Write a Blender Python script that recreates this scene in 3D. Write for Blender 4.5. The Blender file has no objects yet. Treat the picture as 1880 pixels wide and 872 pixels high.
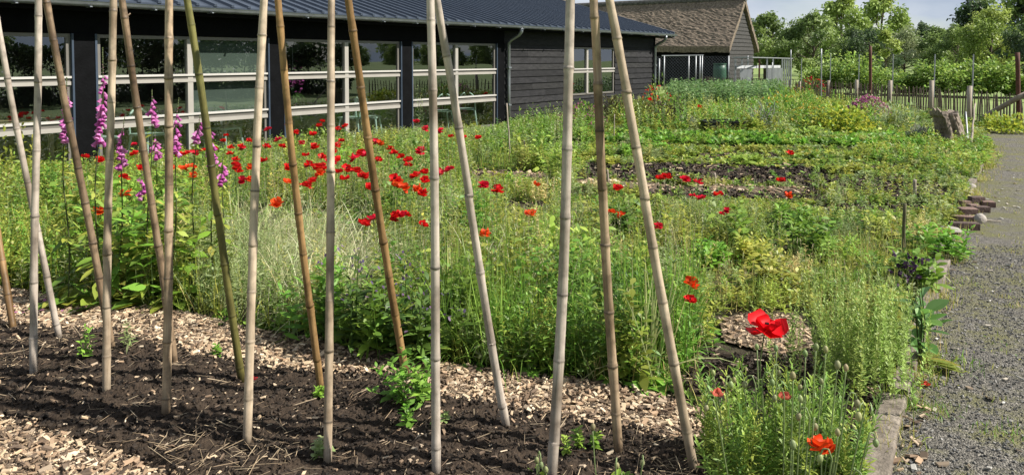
import bpy, math, random
import numpy as np
from mathutils import Vector, Matrix

R = math.radians
rng = np.random.default_rng(7)
random.seed(7)
S = bpy.context.scene
COL = S.collection

# ------------------------------------------------------------------ camera
F = 1412.0; CX = 940.0; CY = 167.0; HC = 1.65
TH = math.atan(60.0 / F)
cam = bpy.data.cameras.new('camera'); camo = bpy.data.objects.new('camera', cam); COL.objects.link(camo)
camo.location = (0, 0, HC); camo.rotation_euler = (math.pi/2 - TH, 0, 0)
cam.sensor_width = 36; cam.lens = 36 * F / 1880; cam.shift_y = -(436 - CY) / 1880
cam.clip_end = 2000; cam.clip_start = 0.05
S.camera = camo

# ------------------------------------------------------------------ sky and sun
SUN_EL = 43; SUN_AZ = -11            # azimuth: degrees from +X towards +Y
W = bpy.data.worlds.new('World'); S.world = W; W.use_nodes = True
nt = W.node_tree; nt.nodes.clear()
out = nt.nodes.new('ShaderNodeOutputWorld'); bg = nt.nodes.new('ShaderNodeBackground')
sky = nt.nodes.new('ShaderNodeTexSky'); sky.sky_type = 'NISHITA'; sky.sun_disc = False
sky.sun_elevation = R(SUN_EL); sky.sun_rotation = R(90 - SUN_AZ); sky.air_density = 1.0; sky.dust_density = .4
tc = nt.nodes.new('ShaderNodeTexCoord'); mp = nt.nodes.new('ShaderNodeMapping'); mp.inputs['Scale'].default_value = (1, 1, 2.6)
mp.inputs['Location'].default_value = (0.35, 0.1, 0.0)
nz = nt.nodes.new('ShaderNodeTexNoise'); nz.inputs['Scale'].default_value = 3.2; nz.inputs['Detail'].default_value = 7; nz.inputs['Roughness'].default_value = .55
rp = nt.nodes.new('ShaderNodeValToRGB'); rp.color_ramp.elements[0].position = .32; rp.color_ramp.elements[1].position = .52
nz2 = nt.nodes.new('ShaderNodeTexNoise'); nz2.inputs['Scale'].default_value = 5.5; nz2.inputs['Detail'].default_value = 6
rp2 = nt.nodes.new('ShaderNodeValToRGB')
rp2.color_ramp.elements[0].position = .35; rp2.color_ramp.elements[0].color = (3.6, 4.4, 5.6, 1)
rp2.color_ramp.elements[1].position = .66; rp2.color_ramp.elements[1].color = (6.6, 7.0, 7.6, 1)
mx = nt.nodes.new('ShaderNodeMix'); mx.data_type = 'RGBA'
L = nt.links.new
L(tc.outputs['Generated'], mp.inputs[0]); L(mp.outputs[0], nz.inputs['Vector']); L(mp.outputs[0], nz2.inputs['Vector'])
L(nz.outputs[0], rp.inputs[0]); L(nz2.outputs[0], rp2.inputs[0])
L(rp.outputs[0], mx.inputs[0]); L(sky.outputs[0], mx.inputs[6]); L(rp2.outputs[0], mx.inputs[7]); L(mx.outputs[2], bg.inputs[0])
bg.inputs[1].default_value = 0.06
L(bg.outputs[0], out.inputs[0])
sl = bpy.data.lights.new('sun', 'SUN'); sl.energy = 5.0; sl.angle = R(.5); sl.color = (1, .95, .87)
so = bpy.data.objects.new('sun', sl); COL.objects.link(so)
sd = Vector((math.cos(R(SUN_EL))*math.cos(R(SUN_AZ)), math.cos(R(SUN_EL))*math.sin(R(SUN_AZ)), math.sin(R(SUN_EL))))
so.rotation_euler = sd.to_track_quat('Z', 'Y').to_euler()
S.view_settings.view_transform = 'Standard'; S.view_settings.look = 'None'
S.view_settings.exposure = 0.92; S.view_settings.gamma = 1
S.render.engine = 'CYCLES'
S.cycles.max_bounces = 7; S.cycles.transparent_max_bounces = 8; S.cycles.diffuse_bounces = 3
S.cycles.use_denoising = True

# ------------------------------------------------------------------ pixel <-> world (layout measured on the photo)
def ray(px, py):
    c = (px - CX) / F; v = (CY - py) / F
    return np.array([c, math.cos(TH) + v*math.sin(TH), -math.sin(TH) + v*math.cos(TH)])
def G(px, py, z=0.0):
    d = ray(px, py); t = (z - HC) / d[2]
    return np.array([d[0]*t, d[1]*t, z])
def D(px, py, dist):                 # point at depth (world Y) dist
    d = ray(px, py); t = dist / d[1]
    return np.array([d[0]*t, dist, HC + d[2]*t])

# ------------------------------------------------------------------ geometry builder
class Geo:
    def __init__(s): s.V=[]; s.C=[]; s.Q=[]; s.T=[]; s.QM=[]; s.TM=[]; s.n=0
    def add(s, V, Q=None, T=None, col=(1,1,1), mat=0):
        V = np.asarray(V, float).reshape(-1, 3); n = len(V)
        c = np.asarray(col, float)
        if c.ndim == 1: c = np.tile(c, (n, 1))
        s.V.append(V); s.C.append(c)
        if Q is not None and len(Q):
            Q = np.asarray(Q, int).reshape(-1, 4); s.Q.append(Q + s.n); s.QM.append(np.full(len(Q), mat))
        if T is not None and len(T):
            T = np.asarray(T, int).reshape(-1, 3); s.T.append(T + s.n); s.TM.append(np.full(len(T), mat))
        s.n += n
    def build(s, name, mats, parent=None, smooth=False, link=True):
        me = bpy.data.meshes.new(name)
        V = np.concatenate(s.V); C = np.concatenate(s.C)
        Q = np.concatenate(s.Q) if s.Q else np.zeros((0,4), int); T = np.concatenate(s.T) if s.T else np.zeros((0,3), int)
        me.vertices.add(len(V)); me.vertices.foreach_set('co', V.astype(np.float32).ravel())
        nl = len(Q)*4 + len(T)*3
        me.loops.add(nl); me.loops.foreach_set('vertex_index', np.concatenate([Q.ravel(), T.ravel()]).astype(np.int32))
        me.polygons.add(len(Q)+len(T))
        st = np.concatenate([np.arange(len(Q))*4, len(Q)*4 + np.arange(len(T))*3]).astype(np.int32)
        me.polygons.foreach_set('loop_start', st)
        mi = np.concatenate(s.QM + s.TM) if (s.QM or s.TM) else np.zeros(0)
        if not isinstance(mats, (list, tuple)): mats = [mats]
        for m in mats: me.materials.append(m)
        me.polygons.foreach_set('material_index', mi.astype(np.int32))
        me.polygons.foreach_set('use_smooth', np.full(len(Q)+len(T), smooth))
        a = me.color_attributes.new('tint', 'FLOAT_COLOR', 'POINT')
        a.data.foreach_set('color', np.concatenate([C, np.ones((len(C),1))], 1).astype(np.float32).ravel())
        me.update(calc_edges=True); me.validate()
        o = bpy.data.objects.new(name, me)
        if link: COL.objects.link(o)
        if parent is not None: o.parent = parent
        return o
    # --- shapes
    def box(s, c, size, rot=None, col=(1,1,1), mat=0, taper=1.0):
        x, y, z = np.array(size)/2
        V = np.array([[-x,-y,-z],[x,-y,-z],[x,y,-z],[-x,y,-z],[-x*taper,-y*taper,z],[x*taper,-y*taper,z],[x*taper,y*taper,z],[-x*taper,y*taper,z]])
        if rot is not None: V = V @ np.array(rot).T
        s.add(V + np.array(c), [[0,3,2,1],[4,5,6,7],[0,1,5,4],[1,2,6,5],[2,3,7,6],[3,0,4,7]], col=col, mat=mat)
    def beam(s, p0, p1, w, h, up=(0,0,1), col=(1,1,1), mat=0):
        p0 = np.array(p0, float); p1 = np.array(p1, float); d = p1-p0; l = np.linalg.norm(d); d /= l
        sd_ = np.cross(d, up); sd_ /= np.linalg.norm(sd_); u = np.cross(sd_, d)
        s.box((p0+p1)/2, (l, w, h), np.stack([d, sd_, u], 1), col, mat)
    def tube(s, pts, rad, n=8, col=(1,1,1), mat=0, cap=True):
        pts = np.asarray(pts, float); k = len(pts); rad = np.broadcast_to(np.asarray(rad, float), (k,))
        tg = np.gradient(pts, axis=0); tg /= np.linalg.norm(tg, axis=1)[:,None] + 1e-9
        ref = np.array([1.,0,0]) if abs(tg[0,0]) < .8 else np.array([0,1.,0])
        A = np.cross(tg, ref); A /= np.linalg.norm(A, axis=1)[:,None]; B = np.cross(tg, A)
        th = np.arange(n)/n*2*np.pi
        V = pts[:,None] + rad[:,None,None]*(A[:,None]*np.cos(th)[None,:,None] + B[:,None]*np.sin(th)[None,:,None])
        i, j = np.meshgrid(np.arange(k-1), np.arange(n), indexing='ij'); j2 = (j+1) % n
        Q = np.stack([i*n+j, i*n+j2, (i+1)*n+j2, (i+1)*n+j], -1).reshape(-1,4)
        c = np.asarray(col, float)
        if c.ndim == 2: c = np.repeat(c, n, axis=0)
        V = V.reshape(-1,3); T = []
        if cap:
            V = np.concatenate([V, pts[:1], pts[-1:]]); m = k*n
            T = [[m, (q+1)%n, q] for q in range(n)] + [[m+1, (k-1)*n+q, (k-1)*n+(q+1)%n] for q in range(n)]
            if c.ndim == 2: c = np.concatenate([c, c[:1], c[-1:]])
        s.add(V, Q, T, c, mat)
    def ribbon(s, base, dirv, length, width, droop=0.0, roll=0.0, prof=(1,.9,.6,.05), col=(.1,.2,.05), mat=0, cup=0.0, bow=0.0):
        """N leaves or blades at once: each a strip along dirv that sags by droop*length; prof = half-width profile."""
        base = np.asarray(base, float).reshape(-1,3); N = len(base)
        if N == 0: return
        dirv = np.broadcast_to(np.asarray(dirv, float), (N,3)); dirv = dirv/(np.linalg.norm(dirv, axis=1)[:,None]+1e-9)
        b = lambda a: np.broadcast_to(np.asarray(a, float), (N,))
        length, width, droop, roll, cup, bow = map(b, (length, width, droop, roll, cup, bow))
        up = np.array([0,0,1.]); sd_ = np.cross(dirv, up); nn = np.linalg.norm(sd_, axis=1)
        bad = nn < .05
        ang = rng.uniform(0, 2*np.pi, N)
        sd_[bad] = np.stack([np.cos(ang), np.sin(ang), 0*ang], 1)[bad]
        sd_ /= np.linalg.norm(sd_, axis=1)[:,None]
        nr = np.cross(sd_, dirv)
        s2 = sd_*np.cos(roll)[:,None] + nr*np.sin(roll)[:,None]
        k = len(prof); t = np.linspace(0, 1, k); pr = np.asarray(prof)
        P = base[:,None] + dirv[:,None]*(length[:,None]*t)[...,None]
        P = P + nr[:,None]*((bow*length)[:,None]*(t*(1-t)*4)[None])[...,None]
        P[...,2] -= (droop*length)[:,None]*(t**2)[None]
        hw = (width/2)[:,None]*pr[None]
        off = s2[:,None]*hw[...,None]
        V = np.stack([P-off, P+off], 2)
        if np.any(cup != 0):
            V = np.stack([P-off, P, P+off], 2)
            V[:,:,1] -= nr[:,None]*(cup[:,None]*hw)[...,None]
        m = V.shape[2]
        V = V.reshape(N, k*m, 3)
        q = []
        for i in range(k-1):
            for j in range(m-1): q.append([i*m+j, i*m+j+1, (i+1)*m+j+1, (i+1)*m+j])
        q = np.array(q)
        Q = (q[None] + (np.arange(N)*k*m)[:,None,None]).reshape(-1,4)
        c = np.asarray(col, float)
        if c.ndim == 2: c = np.repeat(c, k*m, axis=0)
        s.add(V.reshape(-1,3), Q, None, c, mat)

# ------------------------------------------------------------------ object helpers
def tag(o, label=None, cat=None, group=None, kind=None):
    if label: o['label'] = label
    if cat: o['category'] = cat
    if group: o['group'] = group
    if kind: o['kind'] = kind
    return o
def thing(name, label, cat, loc=(0,0,0), rz=0, group=None):
    o = bpy.data.objects.new(name, None); COL.objects.link(o); o.empty_display_size = .1
    o.location = loc; o.rotation_euler = (0,0,rz)
    return tag(o, label, cat, group)
KIDS = {}
def dup(root, loc, rz=0, sc=1.0, label=None, group=None, tilt=(0,0)):
    r = root.copy(); COL.objects.link(r); r.location = loc; r.rotation_euler = (tilt[0], tilt[1], rz); r.scale = (sc,)*3
    if label: r['label'] = label
    if group: r['group'] = group
    for ch in root.children:
        c = ch.copy(); COL.objects.link(c); c.parent = r
        for g in ch.children:
            d = g.copy(); COL.objects.link(d); d.parent = c
    return r
def struct(o): o['kind'] = 'structure'; return o
def stuff(o, label=None, cat=None): o['kind'] = 'stuff'; return tag(o, label, cat)

# ------------------------------------------------------------------ materials
def newmat(name):
    m = bpy.data.materials.new(name); m.use_nodes = True; nt = m.node_tree
    return m, nt, nt.nodes['Principled BSDF'], nt.nodes['Material Output']
def simple(name, col, rough=.6, metal=0, var=.25, scale=8, bump=.0, bscale=40, stretch=(1,1,1), spec=.4, col2=None, detail=5, coord='Object', lo=.3, hi=.7):
    m, nt, p, o = newmat(name)
    tc = nt.nodes.new('ShaderNodeTexCoord'); mp = nt.nodes.new('ShaderNodeMapping'); mp.inputs['Scale'].default_value = stretch
    L = nt.links.new; L(tc.outputs[coord], mp.inputs[0])
    n = nt.nodes.new('ShaderNodeTexNoise'); n.inputs['Scale'].default_value = scale; n.inputs['Detail'].default_value = detail; n.inputs['Roughness'].default_value = .65
    L(mp.outputs[0], n.inputs['Vector'])
    r = nt.nodes.new('ShaderNodeValToRGB'); c = np.array(col)
    a = c*(1-var) if col2 is None else c; b = np.minimum(c*(1+var), 1) if col2 is None else np.array(col2)
    r.color_ramp.elements[0].position = lo; r.color_ramp.elements[1].position = hi
    r.color_ramp.elements[0].color = (*a, 1); r.color_ramp.elements[1].color = (*b, 1)
    L(n.outputs[0], r.inputs[0]); L(r.outputs[0], p.inputs['Base Color'])
    p.inputs['Roughness'].default_value = rough; p.inputs['Metallic'].default_value = metal
    p.inputs['Specular IOR Level'].default_value = spec
    if bump:
        n2 = nt.nodes.new('ShaderNodeTexNoise'); n2.inputs['Scale'].default_value = bscale; n2.inputs['Detail'].default_value = 5
        L(mp.outputs[0], n2.inputs['Vector'])
        b = nt.nodes.new('ShaderNodeBump'); b.inputs['Strength'].default_value = bump; b.inputs['Distance'].default_value = .02
        L(n2.outputs[0], b.inputs['Height']); L(b.outputs[0], p.inputs['Normal'])
    return m
def tinted(name, rough=.6, transl=0.0, spec=.3, nscale=0, nvar=.3, bump=0, stretch=(1,1,1)):
    """base colour from the per-plant 'tint' attribute; transl = share of translucent light for leaves and petals"""
    m, nt, p, o = newmat(name); L = nt.links.new
    a = nt.nodes.new('ShaderNodeAttribute'); a.attribute_name = 'tint'
    src = a.outputs['Color']
    if nscale:
        tc = nt.nodes.new('ShaderNodeTexCoord'); mp = nt.nodes.new('ShaderNodeMapping'); mp.inputs['Scale'].default_value = stretch
        n = nt.nodes.new('ShaderNodeTexNoise'); n.inputs['Scale'].default_value = nscale; n.inputs['Detail'].default_value = 5
        L(tc.outputs['Object'], mp.inputs[0]); L(mp.outputs[0], n.inputs['Vector'])
        mr = nt.nodes.new('ShaderNodeMapRange'); mr.inputs[1].default_value = .25; mr.inputs[2].default_value = .75
        mr.inputs[3].default_value = 1-nvar; mr.inputs[4].default_value = 1+nvar
        L(n.outputs[0], mr.inputs[0])
        v = nt.nodes.new('ShaderNodeVectorMath'); v.operation = 'SCALE'; L(src, v.inputs[0]); L(mr.outputs[0], v.inputs['Scale'])
        src = v.outputs[0]
        if bump:
            b = nt.nodes.new('ShaderNodeBump'); b.inputs['Strength'].default_value = bump; b.inputs['Distance'].default_value = .01
            L(n.outputs[0], b.inputs['Height']); L(b.outputs[0], p.inputs['Normal'])
    L(src, p.inputs['Base Color']); p.inputs['Roughness'].default_value = rough; p.inputs['Specular IOR Level'].default_value = spec
    if transl:
        t = nt.nodes.new('ShaderNodeBsdfTranslucent'); mx = nt.nodes.new('ShaderNodeMixShader'); mx.inputs[0].default_value = transl
        L(src, t.inputs[0]); L(p.outputs[0], mx.inputs[1]); L(t.outputs[0], mx.inputs[2]); L(mx.outputs[0], o.inputs[0])
    return m
M = {}
M['leaf'] = tinted('leaf', .5, .38, .35)
M['petal'] = tinted('petal', .55, .4, .2)
M['chip'] = tinted('wood_chip', .8, 0, .2)
M['bark'] = simple('bark', (.09,.07,.05), .9, var=.4, scale=6, bump=.6, bscale=18, stretch=(1,1,.3))
M['black_plank'] = simple('black_plank', (.006,.006,.0065), .7, var=.5, scale=5, bump=.35, bscale=26, stretch=(1,1,4), col2=(.021,.0205,.021), spec=.2)
M['black_trim'] = simple('black_trim', (.0032,.0034,.004), .7, var=.4, scale=5, bump=.2, bscale=30, spec=.06)
M['blue_trim'] = simple('blue_trim', (.03,.045,.07), .5, var=.2, scale=5)
M['frame'] = simple('taupe_frame', (.13,.12,.105), .5, var=.1, scale=3)
M['alu2'] = simple('taupe_rail', (.30,.28,.25), .45, var=.08, scale=3)  # darker taupe, on the lower rail strips and the mullions
for nm_ in ('black_plank',):
    nt_ = M[nm_].node_tree; p_ = nt_.nodes['Principled BSDF']; o_ = p_.inputs['Base Color'].links[0].from_socket
    a_ = nt_.nodes.new('ShaderNodeAttribute'); a_.attribute_name = 'tint'; x_ = nt_.nodes.new('ShaderNodeMix'); x_.data_type = 'RGBA'; x_.blend_type = 'MULTIPLY'; x_.inputs[0].default_value = 1
    nt_.links.new(o_, x_.inputs[6]); nt_.links.new(a_.outputs['Color'], x_.inputs[7]); nt_.links.new(x_.outputs[2], p_.inputs['Base Color'])
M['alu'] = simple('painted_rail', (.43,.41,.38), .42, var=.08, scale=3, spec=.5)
M['roof'] = simple('steel_roof', (.045,.058,.08), .36, .3, var=.15, scale=2.5, spec=.5)
M['zinc'] = simple('zinc', (.26,.28,.30), .42, .7, var=.2, scale=6)
M['room'] = simple('room', (.12,.105,.09), .8, var=.2, scale=2)
M['roomfloor'] = simple('room_floor', (.13,.115,.10), .6, var=.2, scale=2)
M['mint'] = simple('mint_plastic', (.66,.82,.75), .4, var=.04)
M['blind'] = simple('blind', (.12,.145,.125), .8, var=.08, scale=2)
M['wood'] = simple('pale_wood', (.42,.32,.20), .6, var=.15, stretch=(1,1,8))
M['thatch'] = simple('thatch', (.056,.041,.029), .95, var=.4, scale=9, bump=.8, bscale=30, col2=(.24,.19,.14), detail=8, lo=.32, hi=.68)
M['ridge'] = simple('ridge_tile', (.09,.085,.08), .9, var=.4, scale=6, bump=.4)
M['grey_plank'] = simple('grey_plank', (.018,.017,.016), .85, var=.4, scale=4, bump=.4, stretch=(1,1,5), col2=(.05,.047,.044))
M['rust'] = simple('rust', (.085,.032,.02), .8, var=.4, scale=14, bump=.3, bscale=60)
M['net'] = simple('dark_netting', (.11,.125,.15), .6, .4, var=.2)
M['steel'] = simple('galvanised', (.30,.31,.32), .5, .5, var=.2, scale=12)
M['post'] = simple('weathered_post', (.20,.16,.12), .9, var=.35, scale=9, bump=.6, bscale=30, stretch=(1,1,.15), col2=(.38,.33,.27))
M['paling'] = simple('chestnut_paling', (.05,.037,.028), .9, var=.4, scale=9, col2=(.13,.10,.075), bump=.4)
M['stumpbark'] = simple('stump_wood', (.085,.065,.05), .95, var=.4, scale=5, bump=1, bscale=14, stretch=(1,1,.18), col2=(.27,.22,.175), lo=.34, hi=.6)
M['board'] = simple('weathered_board', (.075,.06,.046), .95, var=.3, scale=7, bump=.9, bscale=30, stretch=(1,1,1), col2=(.235,.20,.16))
M['brick'] = simple('old_brick', (.10,.062,.05), .9, var=.35, scale=14, bump=.5, bscale=60, col2=(.22,.145,.118))
M['brickdark'] = simple('dark_brick', (.05,.034,.03), .9, var=.3, scale=14, bump=.5, bscale=60, col2=(.11,.072,.06))
M['stone'] = simple('pale_stone', (.30,.27,.24), .9, var=.25, scale=9, bump=.5, bscale=40)
M['black_plastic'] = simple('black_plastic', (.012,.012,.014), .5, var=.2)
M['green_plastic'] = simple('green_plastic', (.02,.07,.04), .5, var=.2)
M['moss'] = simple('mossy_wood', (.05,.048,.022), .9, col2=(.11,.10,.05), scale=20)
M['palegrey'] = simple('pale_board', (.34,.35,.36), .8, var=.2, scale=5, stretch=(1,1,.3))
# soil
def soilmat(name, a, b, scale=30, bump=.8):
    return simple(name, a, .95, col2=b, scale=scale, bump=bump, bscale=90, spec=.15, detail=9)
M['soil'] = soilmat('dark_soil', (.017,.0122,.0088), (.064,.046,.032))
M['gardensoil'] = soilmat('garden_soil', (.022,.018,.012), (.072,.062,.038), 14)
M['chipbase'] = soilmat('chip_base', (.06,.042,.03), (.22,.165,.115), 45)
# gravel path
def gravelmat():
    m, nt, p, o = newmat('gravel'); L = nt.links.new
    tc = nt.nodes.new('ShaderNodeTexCoord')
    v = nt.nodes.new('ShaderNodeTexVoronoi'); v.inputs['Scale'].default_value = 120; L(tc.outputs['Object'], v.inputs['Vector'])
    r = nt.nodes.new('ShaderNodeValToRGB'); e = r.color_ramp.elements
    e[0].color = (.055,.051,.045,1); e[1].color = (.255,.235,.20,1); e[1].position = 1
    k = e.new(.55); k.color = (.115,.105,.09,1)
    sp = nt.nodes.new('ShaderNodeSeparateColor'); L(v.outputs['Color'], sp.inputs[0]); L(sp.outputs[0], r.inputs[0])
    n = nt.nodes.new('ShaderNodeTexNoise'); n.inputs['Scale'].default_value = 1.7; n.inputs['Detail'].default_value = 10; n.inputs['Roughness'].default_value = .78
    L(tc.outputs['Object'], n.inputs['Vector'])
    r2 = nt.nodes.new('ShaderNodeValToRGB'); r2.color_ramp.elements[0].position = .46; r2.color_ramp.elements[1].position = .58
    L(n.outputs[0], r2.inputs[0])
    mx = nt.nodes.new('ShaderNodeMix'); mx.data_type = 'RGBA'; L(r2.outputs[0], mx.inputs[0]); L(r.outputs[0], mx.inputs[6]); mx.inputs[7].default_value = (.135,.13,.062,1)
    L(mx.outputs[2], p.inputs['Base Color']); p.inputs['Roughness'].default_value = .9
    p.inputs['Specular IOR Level'].default_value = .25
    b = nt.nodes.new('ShaderNodeBump'); b.inputs['Strength'].default_value = .9; b.inputs['Distance'].default_value = .012; b.invert = True
    L(v.outputs['Distance'], b.inputs['Height']); L(b.outputs[0], p.inputs['Normal'])
    return m
M['gravel'] = gravelmat()
M['field'] = simple('field_grass', (.10,.16,.035), .95, scale=.6, col2=(.21,.26,.08), bump=.5, bscale=30)
# glass: mirror layer over a see-through tint
def glassmat():
    m, nt, p, o = newmat('window_glass'); L = nt.links.new
    t = nt.nodes.new('ShaderNodeBsdfTransparent'); t.inputs[0].default_value = (.60,.65,.63,1)
    g = nt.nodes.new('ShaderNodeBsdfGlossy'); g.inputs['Roughness'].default_value = .0; g.inputs[0].default_value = (.9,.95,1,1)
    lw = nt.nodes.new('ShaderNodeLayerWeight'); pw = nt.nodes.new('ShaderNodeMath'); pw.operation = 'POWER'; pw.inputs[1].default_value = 4; L(lw.outputs['Facing'], pw.inputs[0])
    fr = nt.nodes.new('ShaderNodeMath'); fr.operation = 'MULTIPLY_ADD'; fr.inputs[1].default_value = .8; fr.inputs[2].default_value = .15; L(pw.outputs[0], fr.inputs[0])
    tc = nt.nodes.new('ShaderNodeTexCoord'); n = nt.nodes.new('ShaderNodeTexNoise'); n.inputs['Scale'].default_value = .9; n.inputs['Detail'].default_value = 1
    b = nt.nodes.new('ShaderNodeBump'); b.inputs['Strength'].default_value = .05; b.inputs['Distance'].default_value = .05
    L(tc.outputs['Object'], n.inputs['Vector']); L(n.outputs[0], b.inputs['Height']); L(b.outputs[0], g.inputs['Normal'])
    mx = nt.nodes.new('ShaderNodeMixShader'); L(fr.outputs[0], mx.inputs[0]); L(t.outputs[0], mx.inputs[1]); L(g.outputs[0], mx.inputs[2]); L(mx.outputs[0], o.inputs[0])
    return m
M['glass'] = glassmat()
def bamboomat(name, a, b, spots=.3):
    m = simple(name, a, .5, col2=b, scale=4, stretch=(26,26,1.6), detail=6, spec=.35, bump=.12, bscale=40, lo=.25, hi=.75)
    nt = m.node_tree; L = nt.links.new; p = nt.nodes['Principled BSDF']
    # node scars: darker rings come with the 'tint' attribute
    a_ = nt.nodes.new('ShaderNodeAttribute'); a_.attribute_name = 'tint'
    old = p.inputs['Base Color'].links[0].from_socket
    mx = nt.nodes.new('ShaderNodeMix'); mx.data_type = 'RGBA'; mx.blend_type = 'MULTIPLY'; mx.inputs[0].default_value = 1
    L(old, mx.inputs[6]); L(a_.outputs['Color'], mx.inputs[7])
    n = nt.nodes.new('ShaderNodeTexNoise'); n.inputs['Scale'].default_value = 22; n.inputs['Detail'].default_value = 4
    tc = nt.nodes.new('ShaderNodeTexCoord'); L(tc.outputs['Object'], n.inputs['Vector'])
    r = nt.nodes.new('ShaderNodeValToRGB'); r.color_ramp.elements[0].position = .30; r.color_ramp.elements[0].color = (1-spots,1-spots,1-spots,1); r.color_ramp.elements[1].position = .5
    L(n.outputs[0], r.inputs[0])
    m2 = nt.nodes.new('ShaderNodeMix'); m2.data_type = 'RGBA'; m2.blend_type = 'MULTIPLY'; m2.inputs[0].default_value = 1
    L(mx.outputs[2], m2.inputs[6]); L(r.outputs[0], m2.inputs[7])
    n3 = nt.nodes.new('ShaderNodeTexNoise'); n3.inputs['Scale'].default_value = 3.3; n3.inputs['Detail'].default_value = 3; L(tc.outputs['Object'], n3.inputs['Vector'])
    oi = nt.nodes.new('ShaderNodeObjectInfo'); ad = nt.nodes.new('ShaderNodeVectorMath'); ad.operation = 'ADD'; L(tc.outputs['Object'], ad.inputs[0]); L(oi.outputs['Location'], ad.inputs[1]); L(ad.outputs[0], n3.inputs['Vector'])
    r3 = nt.nodes.new('ShaderNodeValToRGB'); r3.color_ramp.elements[0].position = .32; r3.color_ramp.elements[0].color = (.40,.36,.32,1); r3.color_ramp.elements[1].position = .56; r3.color_ramp.elements[1].color = (1.0,1.0,1.0,1)
    L(n3.outputs[0], r3.inputs[0]); m4 = nt.nodes.new('ShaderNodeMix'); m4.data_type = 'RGBA'; m4.blend_type = 'MULTIPLY'; m4.inputs[0].default_value = 1
    L(m2.outputs[2], m4.inputs[6]); L(r3.outputs[0], m4.inputs[7]); L(m4.outputs[2], p.inputs['Base Color'])
    return m
BAM = {
 'grey': bamboomat('bamboo_grey', (.30,.25,.205), (.50,.435,.365)),
 'straw': bamboomat('bamboo_straw', (.32,.245,.165), (.53,.43,.315)),
 'brown': bamboomat('bamboo_brown', (.115,.072,.042), (.30,.215,.135), .5),
 'gold': bamboomat('bamboo_gold', (.17,.095,.038), (.36,.225,.095), .4),
 'green': bamboomat('bamboo_green', (.085,.085,.022), (.20,.18,.055), .3),
 'tan': bamboomat('bamboo_tan', (.24,.16,.10), (.44,.335,.22), .45),
}

# ------------------------------------------------------------------ noise for layout
def vnoise(x, y, seed=0, f=1.0):
    r = np.random.default_rng(seed); tot = 0; amp = 1
    for _ in range(4):
        for _ in range(3):
            a = r.uniform(0, 2*np.pi); k = f*r.uniform(.7, 1.4); ph = r.uniform(0, 6.28)
            tot = tot + amp*np.sin((x*np.cos(a)+y*np.sin(a))*k*2*np.pi + ph)
        f *= 2.1; amp *= .55
    return tot/4.0
def inpoly(x, y, P):
    P = np.asarray(P); n = len(P); ins = np.zeros(len(x), bool); j = n-1
    for i in range(n):
        c = ((P[i,1] > y) != (P[j,1] > y)) & (x < (P[j,0]-P[i,0])*(y-P[i,1])/(P[j,1]-P[i,1]+1e-12) + P[i,0])
        ins ^= c; j = i
    return ins
def wpoly(px): return np.array([G(a, b)[:2] for a, b in px])
def scatter(poly, dens, holes=()):
    """random ground points in a world polygon, dens per square metre"""
    P = np.asarray(poly); lo = P.min(0); hi = P.max(0); n = int(np.prod(hi-lo)*dens)
    p = rng.uniform(lo, hi, (n, 2)); k = inpoly(p[:,0], p[:,1], P)
    for h in holes: k &= ~inpoly(p[:,0], p[:,1], h)
    return p[k]
def flat(name, poly, z, m, kind='structure'):
    g = Geo(); P = [(a, b, z) for a, b in poly]
    me = bpy.data.meshes.new(name); me.from_pydata(P, [], [list(range(len(P)))]); me.materials.append(m)
    o = bpy.data.objects.new(name, me); COL.objects.link(o); o['kind'] = kind
    if me.polygons[0].normal.z < 0: me.flip_normals()
    return o

# ================================================================== GROUND
flat('ground', [(-400,-400),(400,-400),(400,900),(-400,900)], -.02, M['field'])
flat('garden_soil', wpoly([(-700,900),(-700,420),(-200,330),(0,310),(500,262),(900,226),(1190,190),(1250,165),(1480,165),(1620,185),(1780,228),(1805,238),(1832,262),(1795,330),(1768,390),(1745,450),(1700,550),(1645,715),(1590,880),(1540,1400),(-700,1400)]), -.012, M['gardensoil'])
flat('path', wpoly([(1540,1400),(1590,880),(1645,715),(1700,550),(1745,450),(1768,390),(1795,330),(1825,275),(1800,236),(1880,229),(2060,231),(2110,262),(2120,330),(2180,450),(2420,700),(3400,1400)]), -.008, M['gravel'])

BED = [(-500,560),(0,590),(180,608),(300,640),(440,662),(590,690),(700,690),(800,735),(950,752),(1080,770),(1200,790),(1290,830),(1340,900),(1400,1200),(200,1200),(330,880),(230,840),(120,805),(0,770),(-500,690)]
BEDW = wpoly(BED)
CHIP1 = [(-500,505),(0,528),(170,552),(330,572),(470,606),(640,636),(760,660),(930,684),(1080,702),(1250,735),(1325,775),(1330,880),(1280,845),(1200,800),(1080,775),(950,757),(800,740),(700,697),(590,696),(440,668),(300,646),(180,612),(0,594),(-500,565)]
CHIP2 = [(-500,680),(0,762),(120,798),(230,832),(330,870),(200,1200),(-600,1200)]
CHIP3 = [(1320,588),(1380,572),(1470,582),(1500,640),(1430,652),(1330,628)]
CHIP4 = [(1060,330),(1260,340),(1480,346),(1490,356),(1330,357),(1150,346),(1060,337)]
CHIP5 = [(850,312),(1000,318),(1010,326),(850,322)]
SOILS = [[(1300,640),(1430,652),(1500,640),(1560,690),(1660,720),(1600,850),(1330,760),(1250,700)],
         [(1080,300),(1500,309),(1570,338),(1260,337),(1050,327)], [(1270,283),(1420,280),(1430,292),(1280,294)], [(1450,330),(1700,322),(1750,360),(1650,368),(1480,352)], [(1180,343),(1500,352),(1520,372),(1180,358)],
         [(1000,262),(1400,268),(1700,271),(1700,275),(1400,273),(1000,267)], [(1150,300),(1480,303),(1730,306),(1730,312),(1480,309),(1150,305)], [(1440,376),(1700,378),(1700,392),(1440,388)], [(860,318),(1020,326),(1020,338),(860,328)], [(930,372),(1000,374),(1010,392),(930,386)]]
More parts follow.
